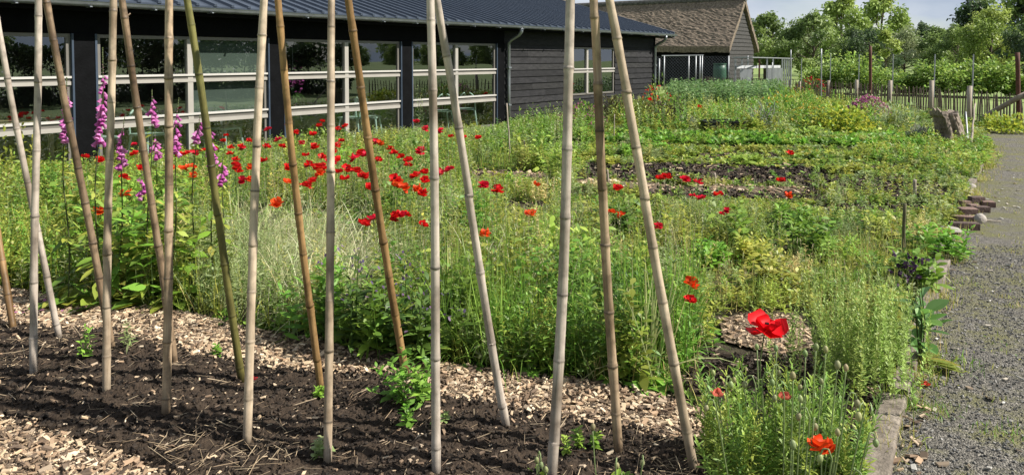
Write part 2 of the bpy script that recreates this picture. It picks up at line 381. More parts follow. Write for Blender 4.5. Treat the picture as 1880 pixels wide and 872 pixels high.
flat('chip_path', wpoly(CHIP1), .0, M['chipbase']); flat('chip_path', wpoly(CHIP2), .0, M['chipbase'])
for c in (CHIP3, CHIP4, CHIP5): flat('chip_path', wpoly(c), .006, M['chipbase'])
for i, c in enumerate(SOILS): flat('soil_patch', wpoly(c), -.0105+i*.0011, M['soil'])

def bedheight(x, y):
    n = vnoise(x, y, 3, 1.1)*.030 + vnoise(x, y, 5, 5)*.020
    return .022 + n
g = Geo()
xs = np.arange(-4.8, 1.6, .02); ys = np.arange(2.3, 5.6, .02)
X, Y = np.meshgrid(xs, ys, indexing='ij')
inside = inpoly(X.ravel(), Y.ravel(), BEDW).reshape(X.shape)
Z = np.maximum(bedheight(X, Y), 0) + rng.normal(0, .004, X.shape)
# soften the rim
sm = inside.astype(float)
for _ in range(6): sm = (sm + np.roll(sm,1,0)+np.roll(sm,-1,0)+np.roll(sm,1,1)+np.roll(sm,-1,1))/5
Z = Z*sm + .004*sm - .03*(1-sm)
idx = np.arange(X.size).reshape(X.shape)
q = np.stack([idx[:-1,:-1], idx[1:,:-1], idx[1:,1:], idx[:-1,1:]], -1)
keep = (sm[:-1,:-1] > .05)
g.add(np.stack([X.ravel(), Y.ravel(), Z.ravel()], 1), q[keep].reshape(-1,4))
struct(g.build('soil_bed', M['soil'], smooth=True))
def bz(x, y): return np.maximum(bedheight(x, y), 0) + .004

def rotmats(n, tilt=.35):
    a = rng.uniform(0, 2*np.pi, n); tx = rng.normal(0, tilt, n); ty = rng.normal(0, tilt, n)
    ca, sa = np.cos(a), np.sin(a); O = np.zeros(n); I = np.ones(n)
    Rz = np.stack([ca,-sa,O, sa,ca,O, O,O,I], 1).reshape(n,3,3)
    Rx = np.stack([I,O,O, O,np.cos(tx),-np.sin(tx), O,np.sin(tx),np.cos(tx)], 1).reshape(n,3,3)
    Ry = np.stack([np.cos(ty),O,np.sin(ty), O,I,O, -np.sin(ty),O,np.cos(ty)], 1).reshape(n,3,3)
    return Rz @ Rx @ Ry
BOX = np.array([[-1,-1,-1],[1,-.8,-1],[.9,1,-1],[-.8,.8,-1],[-1,-.9,1],[.9,-.7,1],[.8,.9,1],[-.9,.7,1]])*.5
BQ = np.array([[0,3,2,1],[4,5,6,7],[0,1,5,4],[1,2,6,5],[2,3,7,6],[3,0,4,7]])
def chips(g, p, z, lmin, lmax, cols, tilt=.35, wr=(.25,.6), tr=(.1,.25)):
    n = len(p)
    if not n: return
    l = lmin + (lmax-lmin)*rng.uniform(0,1,n)**2; w = l*rng.uniform(*wr, n); t = np.minimum(l*rng.uniform(*tr, n), .007)
    V = BOX[None]*np.stack([l,w,t],1)[:,None]*(1 + rng.uniform(-.25,.25,(n,8,3)))
    V = np.einsum('nij,nkj->nki', rotmats(n, tilt), V)
    V += np.concatenate([p, np.broadcast_to(z,(n,))[:,None]],1)[:,None]
    Q = (BQ[None] + (np.arange(n)*8)[:,None,None]).reshape(-1,4)
    c = np.array(cols)[rng.integers(0,len(cols),n)]*rng.uniform(.7,1.2,(n,1))
    g.add(V.reshape(-1,3), Q, None, np.repeat(c,8,0))
CHC = [(.48,.36,.235),(.41,.30,.19),(.57,.46,.325),(.32,.22,.14),(.19,.13,.085),(.50,.38,.25),(.37,.285,.20),(.10,.072,.05),(.26,.18,.115),(.14,.10,.07)]
g = Geo()
for poly, d in ((CHIP1, 5200), (CHIP2, 4200), (CHIP3, 3000)):
    p = scatter(wpoly(poly), d); p = p[(p[:,0] > -5) & (p[:,1] > 2.6)]
    chips(g, p, rng.uniform(.0, .02, len(p)), 0.007, .052, CHC, .27, (.18,.55))
    p = scatter(wpoly(poly), 3200); p = p[(p[:,0] > -5) & (p[:,1] > 2.6)]; chips(g, p, rng.uniform(.0, .016, len(p)), .004, .013, CHC[2:], .4)
for poly in (CHIP4, CHIP5):
    p = scatter(wpoly(poly), 190); chips(g, p, .006+rng.uniform(0,.02,len(p)), .03, .10, CHC)
# strays on the bed and on the path edge
p = scatter(BEDW, 260); p = p[(p[:,1] > 2.4) & (p[:,0] > -5)]; chips(g, p, bz(p[:,0],p[:,1])+.006, .008, .035, CHC)
p = scatter(wpoly([(1610,870),(1660,720),(1720,720),(1690,870)]), 260); chips(g, p, .004, .02, .06, CHC, .2)
stuff(g.build('wood_chips', M['chip']), 'pale wood chips covering the paths beside the dark bed', 'wood chips')
# straw and twigs on the bed
g = Geo()
p = scatter(BEDW, 240); p = p[(p[:,1] > 2.4) & (p[:,0] > -5)]
chips(g, p, bz(p[:,0],p[:,1])+.009, .02, .11, [(.34,.26,.17),(.26,.19,.12),(.42,.33,.22),(.13,.09,.06)], .25, (.018,.036), (.015,.03))
for c in ([380,850],[500,835],[1240,860],[60,640]):
    w = G(*c)[:2]; p = w + rng.normal(0, .13, (70,2)); chips(g, p, bz(p[:,0],p[:,1])+rng.uniform(.005,.03,len(p)), .04, .13, [(.36,.27,.17),(.30,.22,.14),(.44,.35,.23)], .3, (.012,.025), (.010,.022))
stuff(g.build('straw_litter', M['chip']), 'dry straw and twigs strewn over the dark soil bed', 'straw')
# clods
g = Geo(); p = scatter(BEDW, 3000); p = p[(p[:,1] > 2.4) & (p[:,0] > -5)]
chips(g, p, bz(p[:,0],p[:,1])+.002, .004, .024, [(.026,.019,.014),(.042,.031,.022),(.016,.012,.009)], .8, (.6,1), (.5,.9))
stuff(g.build('soil_clods', M['chip']), 'crumbs and clods of dark soil on the bed', 'soil')
g = Geo()
for k_, poly in enumerate(SOILS):
    p = scatter(wpoly(poly), 420 if k_ else 900); chips(g, p, rng.uniform(-.004,.012,len(p)), .012, .085 if k_ else .045, [(.030,.022,.016),(.050,.037,.027),(.017,.013,.010),(.075,.058,.042)], .6, (.6,1), (.5,.9))
    p = scatter(wpoly(poly), 45 if k_ else 120); chips(g, p, .012, .02, .10 if k_ else .06, CHC, .3, (.1,.4))
stuff(g.build('bed_clods', M['chip']), 'clods and pale wood bits on the bare rows of the far beds', 'soil')
# gravel stones proud of the path
g = Geo()
p = scatter(wpoly([(1600,1000),(1590,880),(1645,715),(1700,550),(1745,450),(2300,450),(2600,1000)]), 1700)
p = p[p[:,0] < 5]
chips(g, p, -.005, .004, .015, [(.12,.117,.11),(.16,.153,.14),(.24,.23,.21),(.085,.083,.08)], .5, (.6,1), (.4,.8))
p = scatter(wpoly([(1590,900),(1800,300),(2400,300),(2900,900)]), 16); chips(g, p, .003, .02, .06, [(.35,.31,.25),(.22,.17,.12),(.42,.40,.36)], .15, (.2,.8), (.1,.2))
stuff(g.build('gravel_stones', M['chip']), 'loose grey gravel stones on the path', 'gravel')

# ================================================================== LONG BLACK BUILDING
U = np.array([1060., 1412.]); U /= np.linalg.norm(U); NB = np.array([-U[1], U[0]])   # along the wall, away behind it
W0 = G(909, 234)[:2]
def wb(s, t, z):                      # s along the wall, t behind the facade
    q = W0 + U*s + NB*t; return (q[0], q[1], z)
UV = np.array([U[0],U[1],0]); NV = np.array([NB[0],NB[1],0])
RB = np.stack([UV, NV, np.array([0,0,1.])], 1)
def bb(g, s0, s1, t0, t1, z0, z1, mat=0):
    g.box(wb((s0+s1)/2, (t0+t1)/2, (z0+z1)/2), (s1-s0, t1-t0, z1-z0), RB, mat=mat)
bld = thing('workshop_building', 'long low black timber building with steel roof and wide glazed bays', 'building')
SE = 8.3; SL = -17.0; DEP = 12.0
def siding(g, s0, s1, z0, z1, t=0.0, h=.165, along=None):
    """lapped boards: each board leans out at its foot"""
    z = z0; k = 0
    while z < z1-.01:
        zt = min(z+h, z1); j = rng.uniform(-.004,.004)
        cuts = [s0] + ([s0+(s1-s0)*rng.uniform(.3,.7)] if (s1-s0) > 2.5 else []) + [s1]
        for a, b in zip(cuts[:-1], cuts[1:]):
            a2, b2 = a+.002, b-.002
            P = []
            for (tt, zz) in ((t-.038+j, z-.018), (t-.012, z-.016), (t+.004, zt), (t-.012+j, zt)):
                P += [(a2, tt, zz), (b2, tt, zz)]
            V = [along(*p) for p in P]
            q_ = rng.uniform(.6,1.5); g.add(V, [[0,1,7,6],[2,3,1,0],[4,5,3,2],[6,7,5,4],[0,6,4,2],[1,3,5,7]], col=(q_,q_,q_*rng.uniform(.94,1.05)))
        z = zt
g = Geo(); siding(g, .32, 3.22, .05, 1.99, along=wb); siding(g, 5.73, SE, .05, 1.99, along=wb)
siding(g, 3.22, 5.73, .05, .60, along=wb); siding(g, .32, SE, 1.99, 2.34, along=wb)
bb(g, .31, 3.2, .01, .1, 0, 2.3); bb(g, 5.75, SE, .01, .1, 0, 2.3); bb(g, 3.2, 5.75, .01, .1, 0, .58)
siding(g, 0, DEP, .05, 2.3, along=lambda a,b,c: wb(SE-b, a, c))
wall = g.build('wall', M['black_plank'], bld)
g = Geo(); bb(g, SE-.02, SE+.045, -.05, .0, .02, 2.3); g.build('corner_board', M['black_trim'], bld)
g = Geo(); bb(g, SL, .32, -.03, .06, 1.995, 2.36); g.build('fascia_board', M['black_trim'], bld)
g = Geo(); bb(g, SL, 8.94, -.36, .08, 2.30, 2.345); g.build('soffit', M['black_trim'], bld)
# interior shell
g = Geo(); bb(g, SL, SE-.06, 5.6, 5.7, 0, 2.6); bb(g, SL, SL+.1, .1, 5.6, 0, 2.6); bb(g, 1.2, 1.3, .12, 5.6, 0, 2.6)
bb(g, SL, SE-.06, .12, 5.6, 2.42, 2.46); g.build('inner_wall', M['room'], bld)
g = Geo(); bb(g, SL, SE-.06, .06, 5.6, -.01, .015); g.build('floor_slab', M['roomfloor'], bld)
# windows
def window(s0, s1, z0, z1, rails, mull, name='window'):
    g = Geo(); t0, t1 = -.012, .05
    bb(g, s0, s0+.055, t0, t1, z0, z1); bb(g, s1-.055, s1, t0, t1, z0, z1); bb(g, s0+.055, s1-.055, t0, t1, z1-.05, z1-.002); bb(g, s0+.055, s1-.055, t0, t1, z0+.002, z0+.05)
    fr = g.build(name, M['frame'], bld)
    g = Geo()
    for (ra, rb) in rails:
        h_ = rb-ra
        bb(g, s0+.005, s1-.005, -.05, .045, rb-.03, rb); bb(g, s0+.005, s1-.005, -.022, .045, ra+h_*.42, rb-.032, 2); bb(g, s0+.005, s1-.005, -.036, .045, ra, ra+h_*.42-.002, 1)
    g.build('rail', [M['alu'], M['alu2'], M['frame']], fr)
    g = Geo()
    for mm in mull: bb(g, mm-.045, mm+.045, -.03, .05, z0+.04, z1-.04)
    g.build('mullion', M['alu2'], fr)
    g = Geo(); zs = [z0+.03]
    for r in rails: zs += [r[0]+.02, r[1]-.02]
    zs.append(z1-.03)
    ss = [s0+.04] + [v for m_ in mull for v in (m_-.03, m_+.03)] + [s1-.04]
    for i in range(0, len(ss), 2):
        for j in range(0, len(zs), 2):
            V = [wb(ss[i],.012,zs[j]), wb(ss[i+1],.012,zs[j]), wb(ss[i+1],.012,zs[j+1]), wb(ss[i],.012,zs[j+1])]
            g.add(V, [[0,1,2,3]])
    g.build('pane', M['glass'], fr)
    return fr
RAILS = [(.63,.785),(1.275,1.40)]
for k in range(5):
    s1 = -3.18*k; s0 = s1-2.83
    w_ = window(s0, s1, .03, 1.985, RAILS, [(s0+s1)/2])
    if k == 2:
        g = Geo(); bb(g, (s0+s1)/2+.06, s1-.07, .10, .106, .66, 1.96); g.build('roller_blind', M['blind'], w_)
    if k < 5:
        g = Geo(); bb(g, s1+.03, s1+.31, -.05, .08, 0, 1.995); p_ = g.build('post', M['black_trim'], bld)
        g = Geo(); bb(g, s1+.002, s1+.028, -.06, .06, 0, 1.99); bb(g, s1+.315, s1+.345, -.06, .06, 0, 1.99) if k else None
        g.build('trim_strip', M['blue_trim'], p_)
window(3.24, 5.70, .62, 1.95, [(1.24,1.36)], [(3.24+5.70)/2-.3])
# roof
SP = math.tan(R(15.8)); RW = 8.94; T0 = -.42
g = Geo()
def rf(s, t, dz=0): return wb(s, t, 2.40 + (t-T0)*SP + dz)
rid = DEP/2
g.add([rf(SL,T0),rf(RW,T0),rf(RW,rid),rf(SL,rid), rf(SL,T0,.05),rf(RW,T0,.05),rf(RW,rid,.05),rf(SL,rid,.05)], BQ)
def rf2(s, t, dz=0): return wb(s, t, 2.40 + (2*rid-t-T0)*SP + dz)
g.add([rf2(SL,rid+.001),rf2(RW,rid+.001),rf2(RW,DEP+.4),rf2(SL,DEP+.4), rf2(SL,rid+.001,.05),rf2(RW,rid+.001,.05),rf2(RW,DEP+.4,.05),rf2(SL,DEP+.4,.05)], BQ)
roof = g.build('roof', M['roof'], bld)
g = Geo(); s = SL+.1
while s < RW:
    g.add([rf(s,T0-.015,.052),rf(s+.06,T0-.015,.052),rf(s+.06,rid,.052),rf(s,rid,.052), rf(s+.012,T0-.015,.09),rf(s+.048,T0-.015,.09),rf(s+.048,rid,.09),rf(s+.012,rid,.09)], BQ)
    s += .30
g.build('roof_seam', M['roof'], roof)
g = Geo()
g.add([rf(RW-.02,T0,-.09),rf(RW+.05,T0,-.09),rf(RW+.05,rid,-.09),rf(RW-.02,rid,-.09), rf(RW-.02,T0,.10),rf(RW+.05,T0,.10),rf(RW+.05,rid,.10),rf(RW-.02,rid,.10)], BQ)
g.build('verge_trim', M['roof'], roof)
# gable triangle
g = Geo(); g.add([wb(SE-.05,0,2.3),wb(SE-.05,DEP,2.3),wb(SE-.05,rid,2.4+(rid-T0)*SP-.05)], None, [[0,1,2]]); g.build('gable', M['black_plank'], bld)
# gutter: half round
g = Geo(); th = np.linspace(math.pi, 2*math.pi, 9); n = len(th); V = []
for s_ in (SL, RW+.02):
    for r_ in (.062, .052):
        for a in th: V.append(wb(s_, T0-.05+r_*math.cos(a), 2.415+r_*1.1*math.sin(a)))
Q = []
for r_ in (0, n):
    for i in range(n-1): Q.append([r_+i, r_+i+1, 2*n+r_+i+1, 2*n+r_+i])
for i in range(n-1): Q += [[i, i+1, n+i+1, n+i], [2*n+i, 2*n+i+1, 3*n+i+1, 3*n+i]]
Q += [[0,n,3*n,2*n],[n-1,2*n-1,4*n-1,3*n-1]]
g.add(V, Q)
gut = g.build('gutter', M['zinc'], bld, smooth=True)
s = SL+.3
while s < RW: g = Geo(); bb(g, s, s+.03, T0-.12, T0+.02, 2.335, 2.35); s += .9; g.build('bracket', M['zinc'], gut)
for s_ in (.42, SE-.06):
    g = Geo(); pts = [wb(s_, T0-.05, 2.36), wb(s_, T0-.05, 2.28), wb(s_, T0+.02, 2.20), wb(s_, -.16, 2.08), wb(s_, -.09, 2.0), wb(s_, -.09, 1.0), wb(s_, -.09, .02)]
    g.tube(pts, .042, 12); dp = g.build('downpipe', M['zinc'], bld, smooth=True)
    for z in (.5, 1.4): g = Geo(); bb(g, s_-.05, s_+.05, -.14, -.03, z, z+.035); g.build('clip', M['zinc'], dp)

# furniture behind the glass
def make_chair(label):
    t = thing('chair', label, 'chair', (0,0,0), 0, 'mint chairs behind the windows')
    g = Geo(); g.box((0,0,.445),(.42,.42,.03)); g.build('seat', M['mint'], t)
    for sx in (-1,1):
        for sy in (-1,1):
            g = Geo(); g.tube([(sx*.24,sy*.24,0),(sx*.18,sy*.18,.44)], (.013,.02), 8); g.build('leg', M['mint'], t)
    g = Geo(); a = np.linspace(0, math.pi, 13)
    g.tube([(-.19,.2,.44)] + [(-.19*math.cos(x), .22+.03*math.sin(x), .62+.22*math.sin(x)) for x in a] + [(.19,.2,.44)], .017, 8)
    g.build('backrest', M['mint'], t, smooth=True)
    return t
ch = make_chair('mint green plastic chair behind glass, beside the downpipe')
RZ = math.atan2(U[1], U[0])
chs = [(-.62,.36,2.3,'mint green plastic chair behind glass, nearest the downpipe'), (-1.5,.36,2.6,'mint green plastic chair behind glass, left of the one nearest the downpipe'),
       (-3.7,.36,.6,'mint chair behind the second glazed bay from the downpipe'), (-4.0,.5,3.6,'mint chair behind second bay, left of the other in that bay'),
       (-6.9,.45,.3,'mint chair behind the third bay, beside its right mullion'), (-8.2,.45,.2,'pale mint chair low behind the foxgloves'),
       (-8.95,.5,.4,'pale mint chair behind leftmost foxgloves near the post')]
for i, (s_, t_, r_, lb) in enumerate(chs):
    l_ = wb(s_, t_, .015)
    if i == 0: ch.location = l_; ch.rotation_euler.z = RZ + r_; ch['label'] = lb
    else: dup(ch, l_, RZ + r_, label=lb)
tb = thing('table', 'wooden trestle table behind the leftmost window', 'table', wb(-10.3,.8,.015), RZ)
g = Geo(); g.box((0,0,.74),(1.6,.7,.04)); g.build('tabletop', M['wood'], tb)
for sx in (-.7,.7):
    for sy in (-.28,.28):
        g = Geo(); g.box((sx,sy,.36),(.06,.06,.72)); g.build('leg', M['wood'], tb)

def hanging(label, s_, t_, z, cols, blossom):
    t = thing('hanging_plant', label, 'hanging plant', wb(s_, t_, z)); g = Geo(); g.tube([(0,0,0),(0,0,.03),(0,0,.14)], (.05,.07,.085), 12); g.build('pot', M['black_plastic'], t, smooth=True)
    g = Geo(); g.tube([(0,0,.1),(0,0,2.42-z)], .004, 4); g.build('cord', M['steel'], t)
    g = Geo(); n = 90; a = rng.uniform(0,6.28,n); el = rng.uniform(-.2,1.2,n); dr = np.stack([np.cos(a)*np.cos(el),np.sin(a)*np.cos(el),np.sin(el)],1)
    g.ribbon(np.tile([0,0,.13],(n,1))+dr*.06, dr, rng.uniform(.08,.2,n), .04, .6, 0, (.2,1,.7,.05), np.array([(.10,.2,.05)])*rng.uniform(.7,1.3,(n,1))); g.build('foliage', M['leaf'], t)
    if blossom:
        g = Geo(); n = 70; P = rng.normal(0,1,(n,3))*[.11,.11,.13]+[0,0,.36]; v = rng.normal(0,1,(n,3)); g.ribbon(P, v, .06, .05, .1, 0, (.3,1,.8,.1), np.array([(.55,.12,.40)])*rng.uniform(.7,1.2,(n,1))); g.build('blossom', M['petal'], t)
hanging('hanging pot plant behind the glass right of the green cane', -7.15, .5, 1.02, 0, False)
hanging('pink flowering hanging plant behind glass beside the thin golden cane', -5.55, .35, .86, 0, True)
# ================================================================== THATCHED BARN
BC = D(1338, 160, 44.0)[:2]
barn = thing('thatched_barn', 'old thatched barn with dark plank walls beyond the garden', 'barn')
def tb_(q, t, z):                     # q along the front wall (left-back), t into the barn (away along U)
    p = BC + NB*q + U*t; return np.array([p[0], p[1], z])
BW = 3.9; BL = 17.0; ZE = 2.2; ZR = 4.86
g = Geo()
g.box(tb_(BL/2, .1, 1.1), (BL, .2, 2.2), np.stack([NV, UV, [0,0,1]],1))
g.build('wall', M['black_trim'], barn)
g = Geo(); z = .05
while z < ZR-.6:
    zt = z+.23; f = lambda zz: max(0, (zz-ZE)/(ZR-ZE))*BW/2*.98
    a0, a1 = f(z)+.0, BW-f(z); b0, b1 = f(zt), BW-f(zt)
    V = [tb_(-.05,a0,z-.02), tb_(-.05,a1,z-.02), tb_(-.01,b1,zt), tb_(-.01,b0,zt), tb_(.02,a0,z-.02), tb_(.02,a1,z-.02), tb_(.02,b1,zt), tb_(.02,b0,zt)]
    g.add(V, BQ); z = zt
g.build('gable', M['grey_plank'], barn)
# thatch: thick, uneven grid on both slopes
def slope(side):
    g = Geo(); nu, nv = 110, 46; u = np.linspace(-.2, BL, nu); v = np.linspace(0, 1, nv)
    Uu, Vv = np.meshgrid(u, v, indexing='ij')
    ov = .45
    t = (-ov + Vv*(BW/2+ov)); z = ZE-.22 + Vv*(ZR-ZE+.22) + .10*np.sin(Vv*math.pi)*-1
    z = z + vnoise(Uu, Vv*4, 21, .35)*.05 + rng.normal(0,.018,z.shape)
    if side: t = BW - t
    P = BC[None,None] + NB*Uu[...,None] + U*t[...,None]
    top = np.concatenate([P, z[...,None]+.36], -1); bot = np.concatenate([P, z[...,None]], -1)
    idx = np.arange(nu*nv).reshape(nu,nv); q = np.stack([idx[:-1,:-1],idx[1:,:-1],idx[1:,1:],idx[:-1,1:]],-1).reshape(-1,4)
    n0 = nu*nv
    e = []
    for line in (idx[:,0], idx[0,:], idx[-1,:], idx[:,-1]):
        for a, b in zip(line[:-1], line[1:]): e.append([a, b, b+n0, a+n0])
    g.add(np.concatenate([top.reshape(-1,3), bot.reshape(-1,3)]), np.concatenate([q, q+n0, e]))
    return g
for sd_ in (0,1):
    th_ = slope(sd_).build('thatch', M['thatch'], barn, smooth=False)
g = Geo()
for i in range(48):
    q0 = -.26 + i*.37; c = tb_(q0+.18, BW/2, ZR+.36+.012*math.sin(i*2.1))
    g.tube([tb_(q0, BW/2, ZR+.30), tb_(q0+.4, BW/2, ZR+.33)], (.20,.17), 10)
g.build('ridge_tiles', M['ridge'], barn)
# second thatched roof far behind
b2 = thing('thatched_house', 'distant thatched house roof rising behind the steel roof', 'house')
g = Geo(); c = D(960, 60, 70.); a = NB; b = U
def h2(q, t, z): p = c[:2] + NB*q + U*t; return (p[0], p[1], z)
g.add([h2(-5,-4,0),h2(5,-4,0),h2(5,4,0),h2(-5,4,0),h2(-5,-4,3.6),h2(5,-4,3.6),h2(5,4,3.6),h2(-5,4,3.6)], BQ); g.build('wall', M['grey_plank'], b2)
g = Geo(); g.add([h2(-5.3,-4.5,3.2),h2(5.3,-4.5,3.2),h2(5.3,4.5,3.2),h2(-5.3,4.5,3.2),h2(-3.2,0,8.3),h2(3.2,0,8.3)], [[0,1,5,4],[2,3,4,5]], [[1,2,5],[3,0,4]]); g.build('thatch', M['thatch'], b2)

# ------------------------------------------------------------------ wire enclosure in front of the barn
we = thing('wire_enclosure', 'tall wire mesh enclosure on steel posts before the barn', 'wire fence')
DE = 40.0
for x_ in (1210,1219,1264,1277,1284.5,1288.5,1337,1372):
    b = D(x_, 172, DE); tz = D(x_, 103 if x_ != 1210 else 108, DE)[2]
    g = Geo(); g.tube([(b[0],b[1],0),(b[0],b[1],tz)], .035, 8); g.build('post', M['steel'], we, smooth=True)
a = D(1215,103,DE); b = D(1292,102,DE)
g = Geo(); g.tube([a,b], .025, 6); g.build('top_rail', M['steel'], we)
g = Geo(); x0 = D(1205,120,DE)[0]; x1 = D(1380,120,DE)[0]; z1 = 1.75
for i in range(-12, int((x1-x0)/.16)):
    for sg in (1,-1):
        xa = x0 + i*.16; xb = xa + z1
        pa, pb = ((xa, 0), (xb, z1)) if sg == 1 else ((xa, z1), (xb, 0))
        # clip to the panel
        def clip(P, Qp):
            (ax, az), (bx, bz_) = P, Qp
            if ax < x0: az += (bz_-az)*(x0-ax)/(bx-ax); ax = x0
            if bx > x1: bz_ = az + (bz_-az)*(x1-ax)/(bx-ax); bx = x1
            return (ax,az),(bx,bz_)
        if xb <= x0 or xa >= x1: continue
        pa, pb = clip(pa, pb)
        g.tube([(pa[0],DE+.02*sg,pa[1]),(pb[0],DE+.02*sg,pb[1])], .0035, 3, cap=False)
g.build('mesh_netting', M['net'], we)
# green barrel by the barn
br = thing('green_barrel', 'dark green barrel standing in front of the barn wall', 'barrel', D(1321,165,42.)*[1,1,0])
g = Geo(); g.tube([(0,0,0),(0,0,.08),(0,0,.6),(0,0,1.0),(0,0,1.3)], (.28,.33,.36,.35,.33), 16); g.build('body', M['green_plastic'], br, smooth=True)
g = Geo(); g.tube([(0,0,1.305),(0,0,1.36)], (.36,.36), 16); g.build('lid', M['green_plastic'], br)

# ------------------------------------------------------------------ aviary / cage right of the barn
av = thing('poultry_run', 'open framed poultry run with flat mesh roof beside the barn', 'poultry run')
def ag(px, dist, z): p = D(px, 130, dist); return np.array([p[0], p[1], z])
front = [(1350,37.),(1362,37.6),(1373,38.2),(1394,39.),(1408,40),(1419,41.)]
back = [(1436,43.5),(1440,44.3),(1444,45.1),(1448,46),(1452,47.)]
for (px_, d_) in front+back:
    g = Geo(); b = ag(px_, d_, 0); g.beam(b, b+[0,0,1.62], .07,.07, up=(1,0,0)); g.build('post', M['steel'] if px_ != 1394 else M['rust'], av)
g = Geo(); A = ag(1347,37,1.68); B = ag(1380,36.2,1.68); C_ = ag(1455,46.5,1.62); Dd = ag(1420,48,1.66)
for k in range(9):
    f = k/8; g.beam(A+(Dd-A)*f, B+(C_-B)*f, .05, .05)
for k in range(4):
    f = k/3; g.beam(A+(B-A)*f, Dd+(C_-Dd)*f, .06, .04)
g.build('roof_frame', M['steel'], av)
g = Geo(); g.beam(ag(1352,36.9,1.22), ag(1432,42,1.18), .05, .14, col=(1,1,1)); g.build('rail', M['palegrey'], av)
for (px_, d_, w_) in ((1365,37.3,.34),(1376,37.9,.24),(1415,40.5,.3),(1425,41.2,.4),(1432,41.8,.3)):
    g = Geo(); b = ag(px_, d_, .55); g.box(b, (w_,.04,1.1)); g.build('board', M['palegrey'], av)

# ================================================================== PALING FENCE
fn = thing('paling_fence', 'chestnut paling fence with weathered posts along the garden end', 'fence')
line = [(12.35,16.6),(12.0,19),(12.15,23),(12.1,27),(11.3,30.5),(9.9,33.5),(8.8,36)]
line = np.array(line); seg = np.linalg.norm(np.diff(line, axis=0), axis=1); cum = np.concatenate([[0], np.cumsum(seg)])
def fl(s): return np.array([np.interp(s, cum, line[:,0]), np.interp(s, cum, line[:,1])])
g = Geo(); s = 0
while s < cum[-1]:
    p = fl(s); h = .78 + rng.normal(0,.03); lx = rng.normal(0,.03); r_ = rng.uniform(.015,.026)
    g.tube([(p[0],p[1],-.02),(p[0]+lx*.5,p[1],h*.6),(p[0]+lx,p[1]+rng.normal(0,.02),h)], (r_,r_,r_*.6), 5); s += rng.uniform(.085,.14)
g.build('palings', M['paling'], fn)
g = Geo()
for z in (.2,.6):
    g.tube([(*fl(s),z+.01*math.sin(s*7)) for s in np.arange(0,cum[-1],.3)], .006, 4)
g.build('wire', M['rust'], fn)
for (px_, ptop, d_) in ((1783,158,18.9),(1713,148,20.8),(1637,148,24.0),(1575,147,26.9),(1523,148,29.6),(1470,150,31.5)):
    p = D(px_, 150, d_); zt = D(px_, ptop, d_)[2]
    g = Geo(); g.tube([(p[0]-.07,p[1]-.06,0),(p[0]-.075,p[1]-.06,zt*.5),(p[0]-.07,p[1]-.06,zt)], (.062,.056,.058), 9)
    po = g.build('post', M['post'], fn, smooth=True)
    zr = D(px_, 100 if px_ != 1470 else 108, d_)[2]
    g = Geo(); g.tube([(p[0]-.0,p[1]-.06,.6),(p[0]+.005,p[1]-.06,zr)], .018, 5); g.build('rod', M['steel'], po)
def pole_thing(name, label, cat, base, top, r, m, n=10, group=None, wob=.0):
    base = np.array(base, float); top = np.array(top, float)
    t = thing(name, label, cat, base, 0, group) if False else None
    g = Geo(); k = 7; tt = np.linspace(0,1,k)[:,None]
    P = (top-base)*tt; P = P + rng.normal(0, wob, P.shape)*np.array([1,1,0])
    r = np.array(r if np.ndim(r) else (r,r)); g.tube(P, np.interp(tt[:,0],[0,1],r), n)
    o = g.build(name, m, smooth=True); o.location = base
    return tag(o, label, cat, group)
b = G(1598,207); pole_thing('rusty_post', 'tall thin rusty post behind the pink flowers', 'post', (D(1598,207,24.)[0],24.,0), D(1598,85,24.), .045, M['rust'])
dp = 17.9; b = D(1871,229,dp); pole_thing('rusty_post', 'tall rusty post at the right end of the paling fence', 'post', (b[0],b[1],0), D(1868,97,dp), .05, M['rust'])
pole_thing('leaning_log', 'grey log leaning diagonally on the right rusty post', 'log', D(1800,219,18.4), D(1884,172,17.7), (.055,.06), M['stumpbark'], wob=.006)
for (px_, pt, d_, lb) in ((1452,92,34,'thin grey metal pole left of the fence, in front of trees'),(1508,90,27,'thin grey metal pole standing between fence and yellow flowers'),(1418,115,30,'thin dark pole in front of the poultry run')):
    b = D(px_,170,d_); pole_thing('metal_pole', lb, 'pole', (b[0],b[1],0), D(px_,pt,d_), .022, M['steel'], 6)

# stump
sb = G(1762, 262)
g = Geo(); k = 16; n = 56; zz = np.linspace(0,.58,k); ph_ = rng.uniform(0,6,6)
V = []
for i, z in enumerate(zz):
    for j in range(n):
        a = j/n*2*math.pi
        r = .235*(1.06-.12*z/.6) + .022*math.sin(a*3+1+z) + .012*math.sin(a*8+ph_[0]+z*2) + .010*math.sin(a*15+ph_[1]+z*3) + .006*rng.normal() + (.07*(1-z/.14)*(1+.5*math.sin(a*5)) if z < .14 else 0)
        r -= .075*math.exp(-((a-4.55)/.10)**2)*min(1,max(0,(z-.06)/.15)) + .05*math.exp(-((a-5.3)/.06)**2)*(z > .2)
        V.append((r*math.cos(a) - .26*z + .04*(z>.5)*-1*(math.cos(a)<-.5), r*.95*math.sin(a)+.03*z, z + (.035*math.sin(a*2+1)+.02*rng.normal()-.03*math.cos(a))*(z/.58)**6))
V.append((-.15,.02,.53))
Q = [[i*n+j, i*n+(j+1)%n, (i+1)*n+(j+1)%n, (i+1)*n+j] for i in range(k-1) for j in range(n)]
T = [[(k-1)*n+j, (k-1)*n+(j+1)%n, k*n] for j in range(n)]
g.add(V, Q, T); st = g.build('tree_stump', M['stumpbark'], smooth=False); st.location = (sb[0],sb[1]+.25,0)
tag(st, 'weathered grey tree stump tilted beside the gravel path', 'tree stump')
b = G(1783,270); pole_thing('wooden_stake', 'slim bent wooden stake standing right of the tree stump', 'stake', b, D(1790,190,15.), (.02,.014), M['post'], wob=.006)
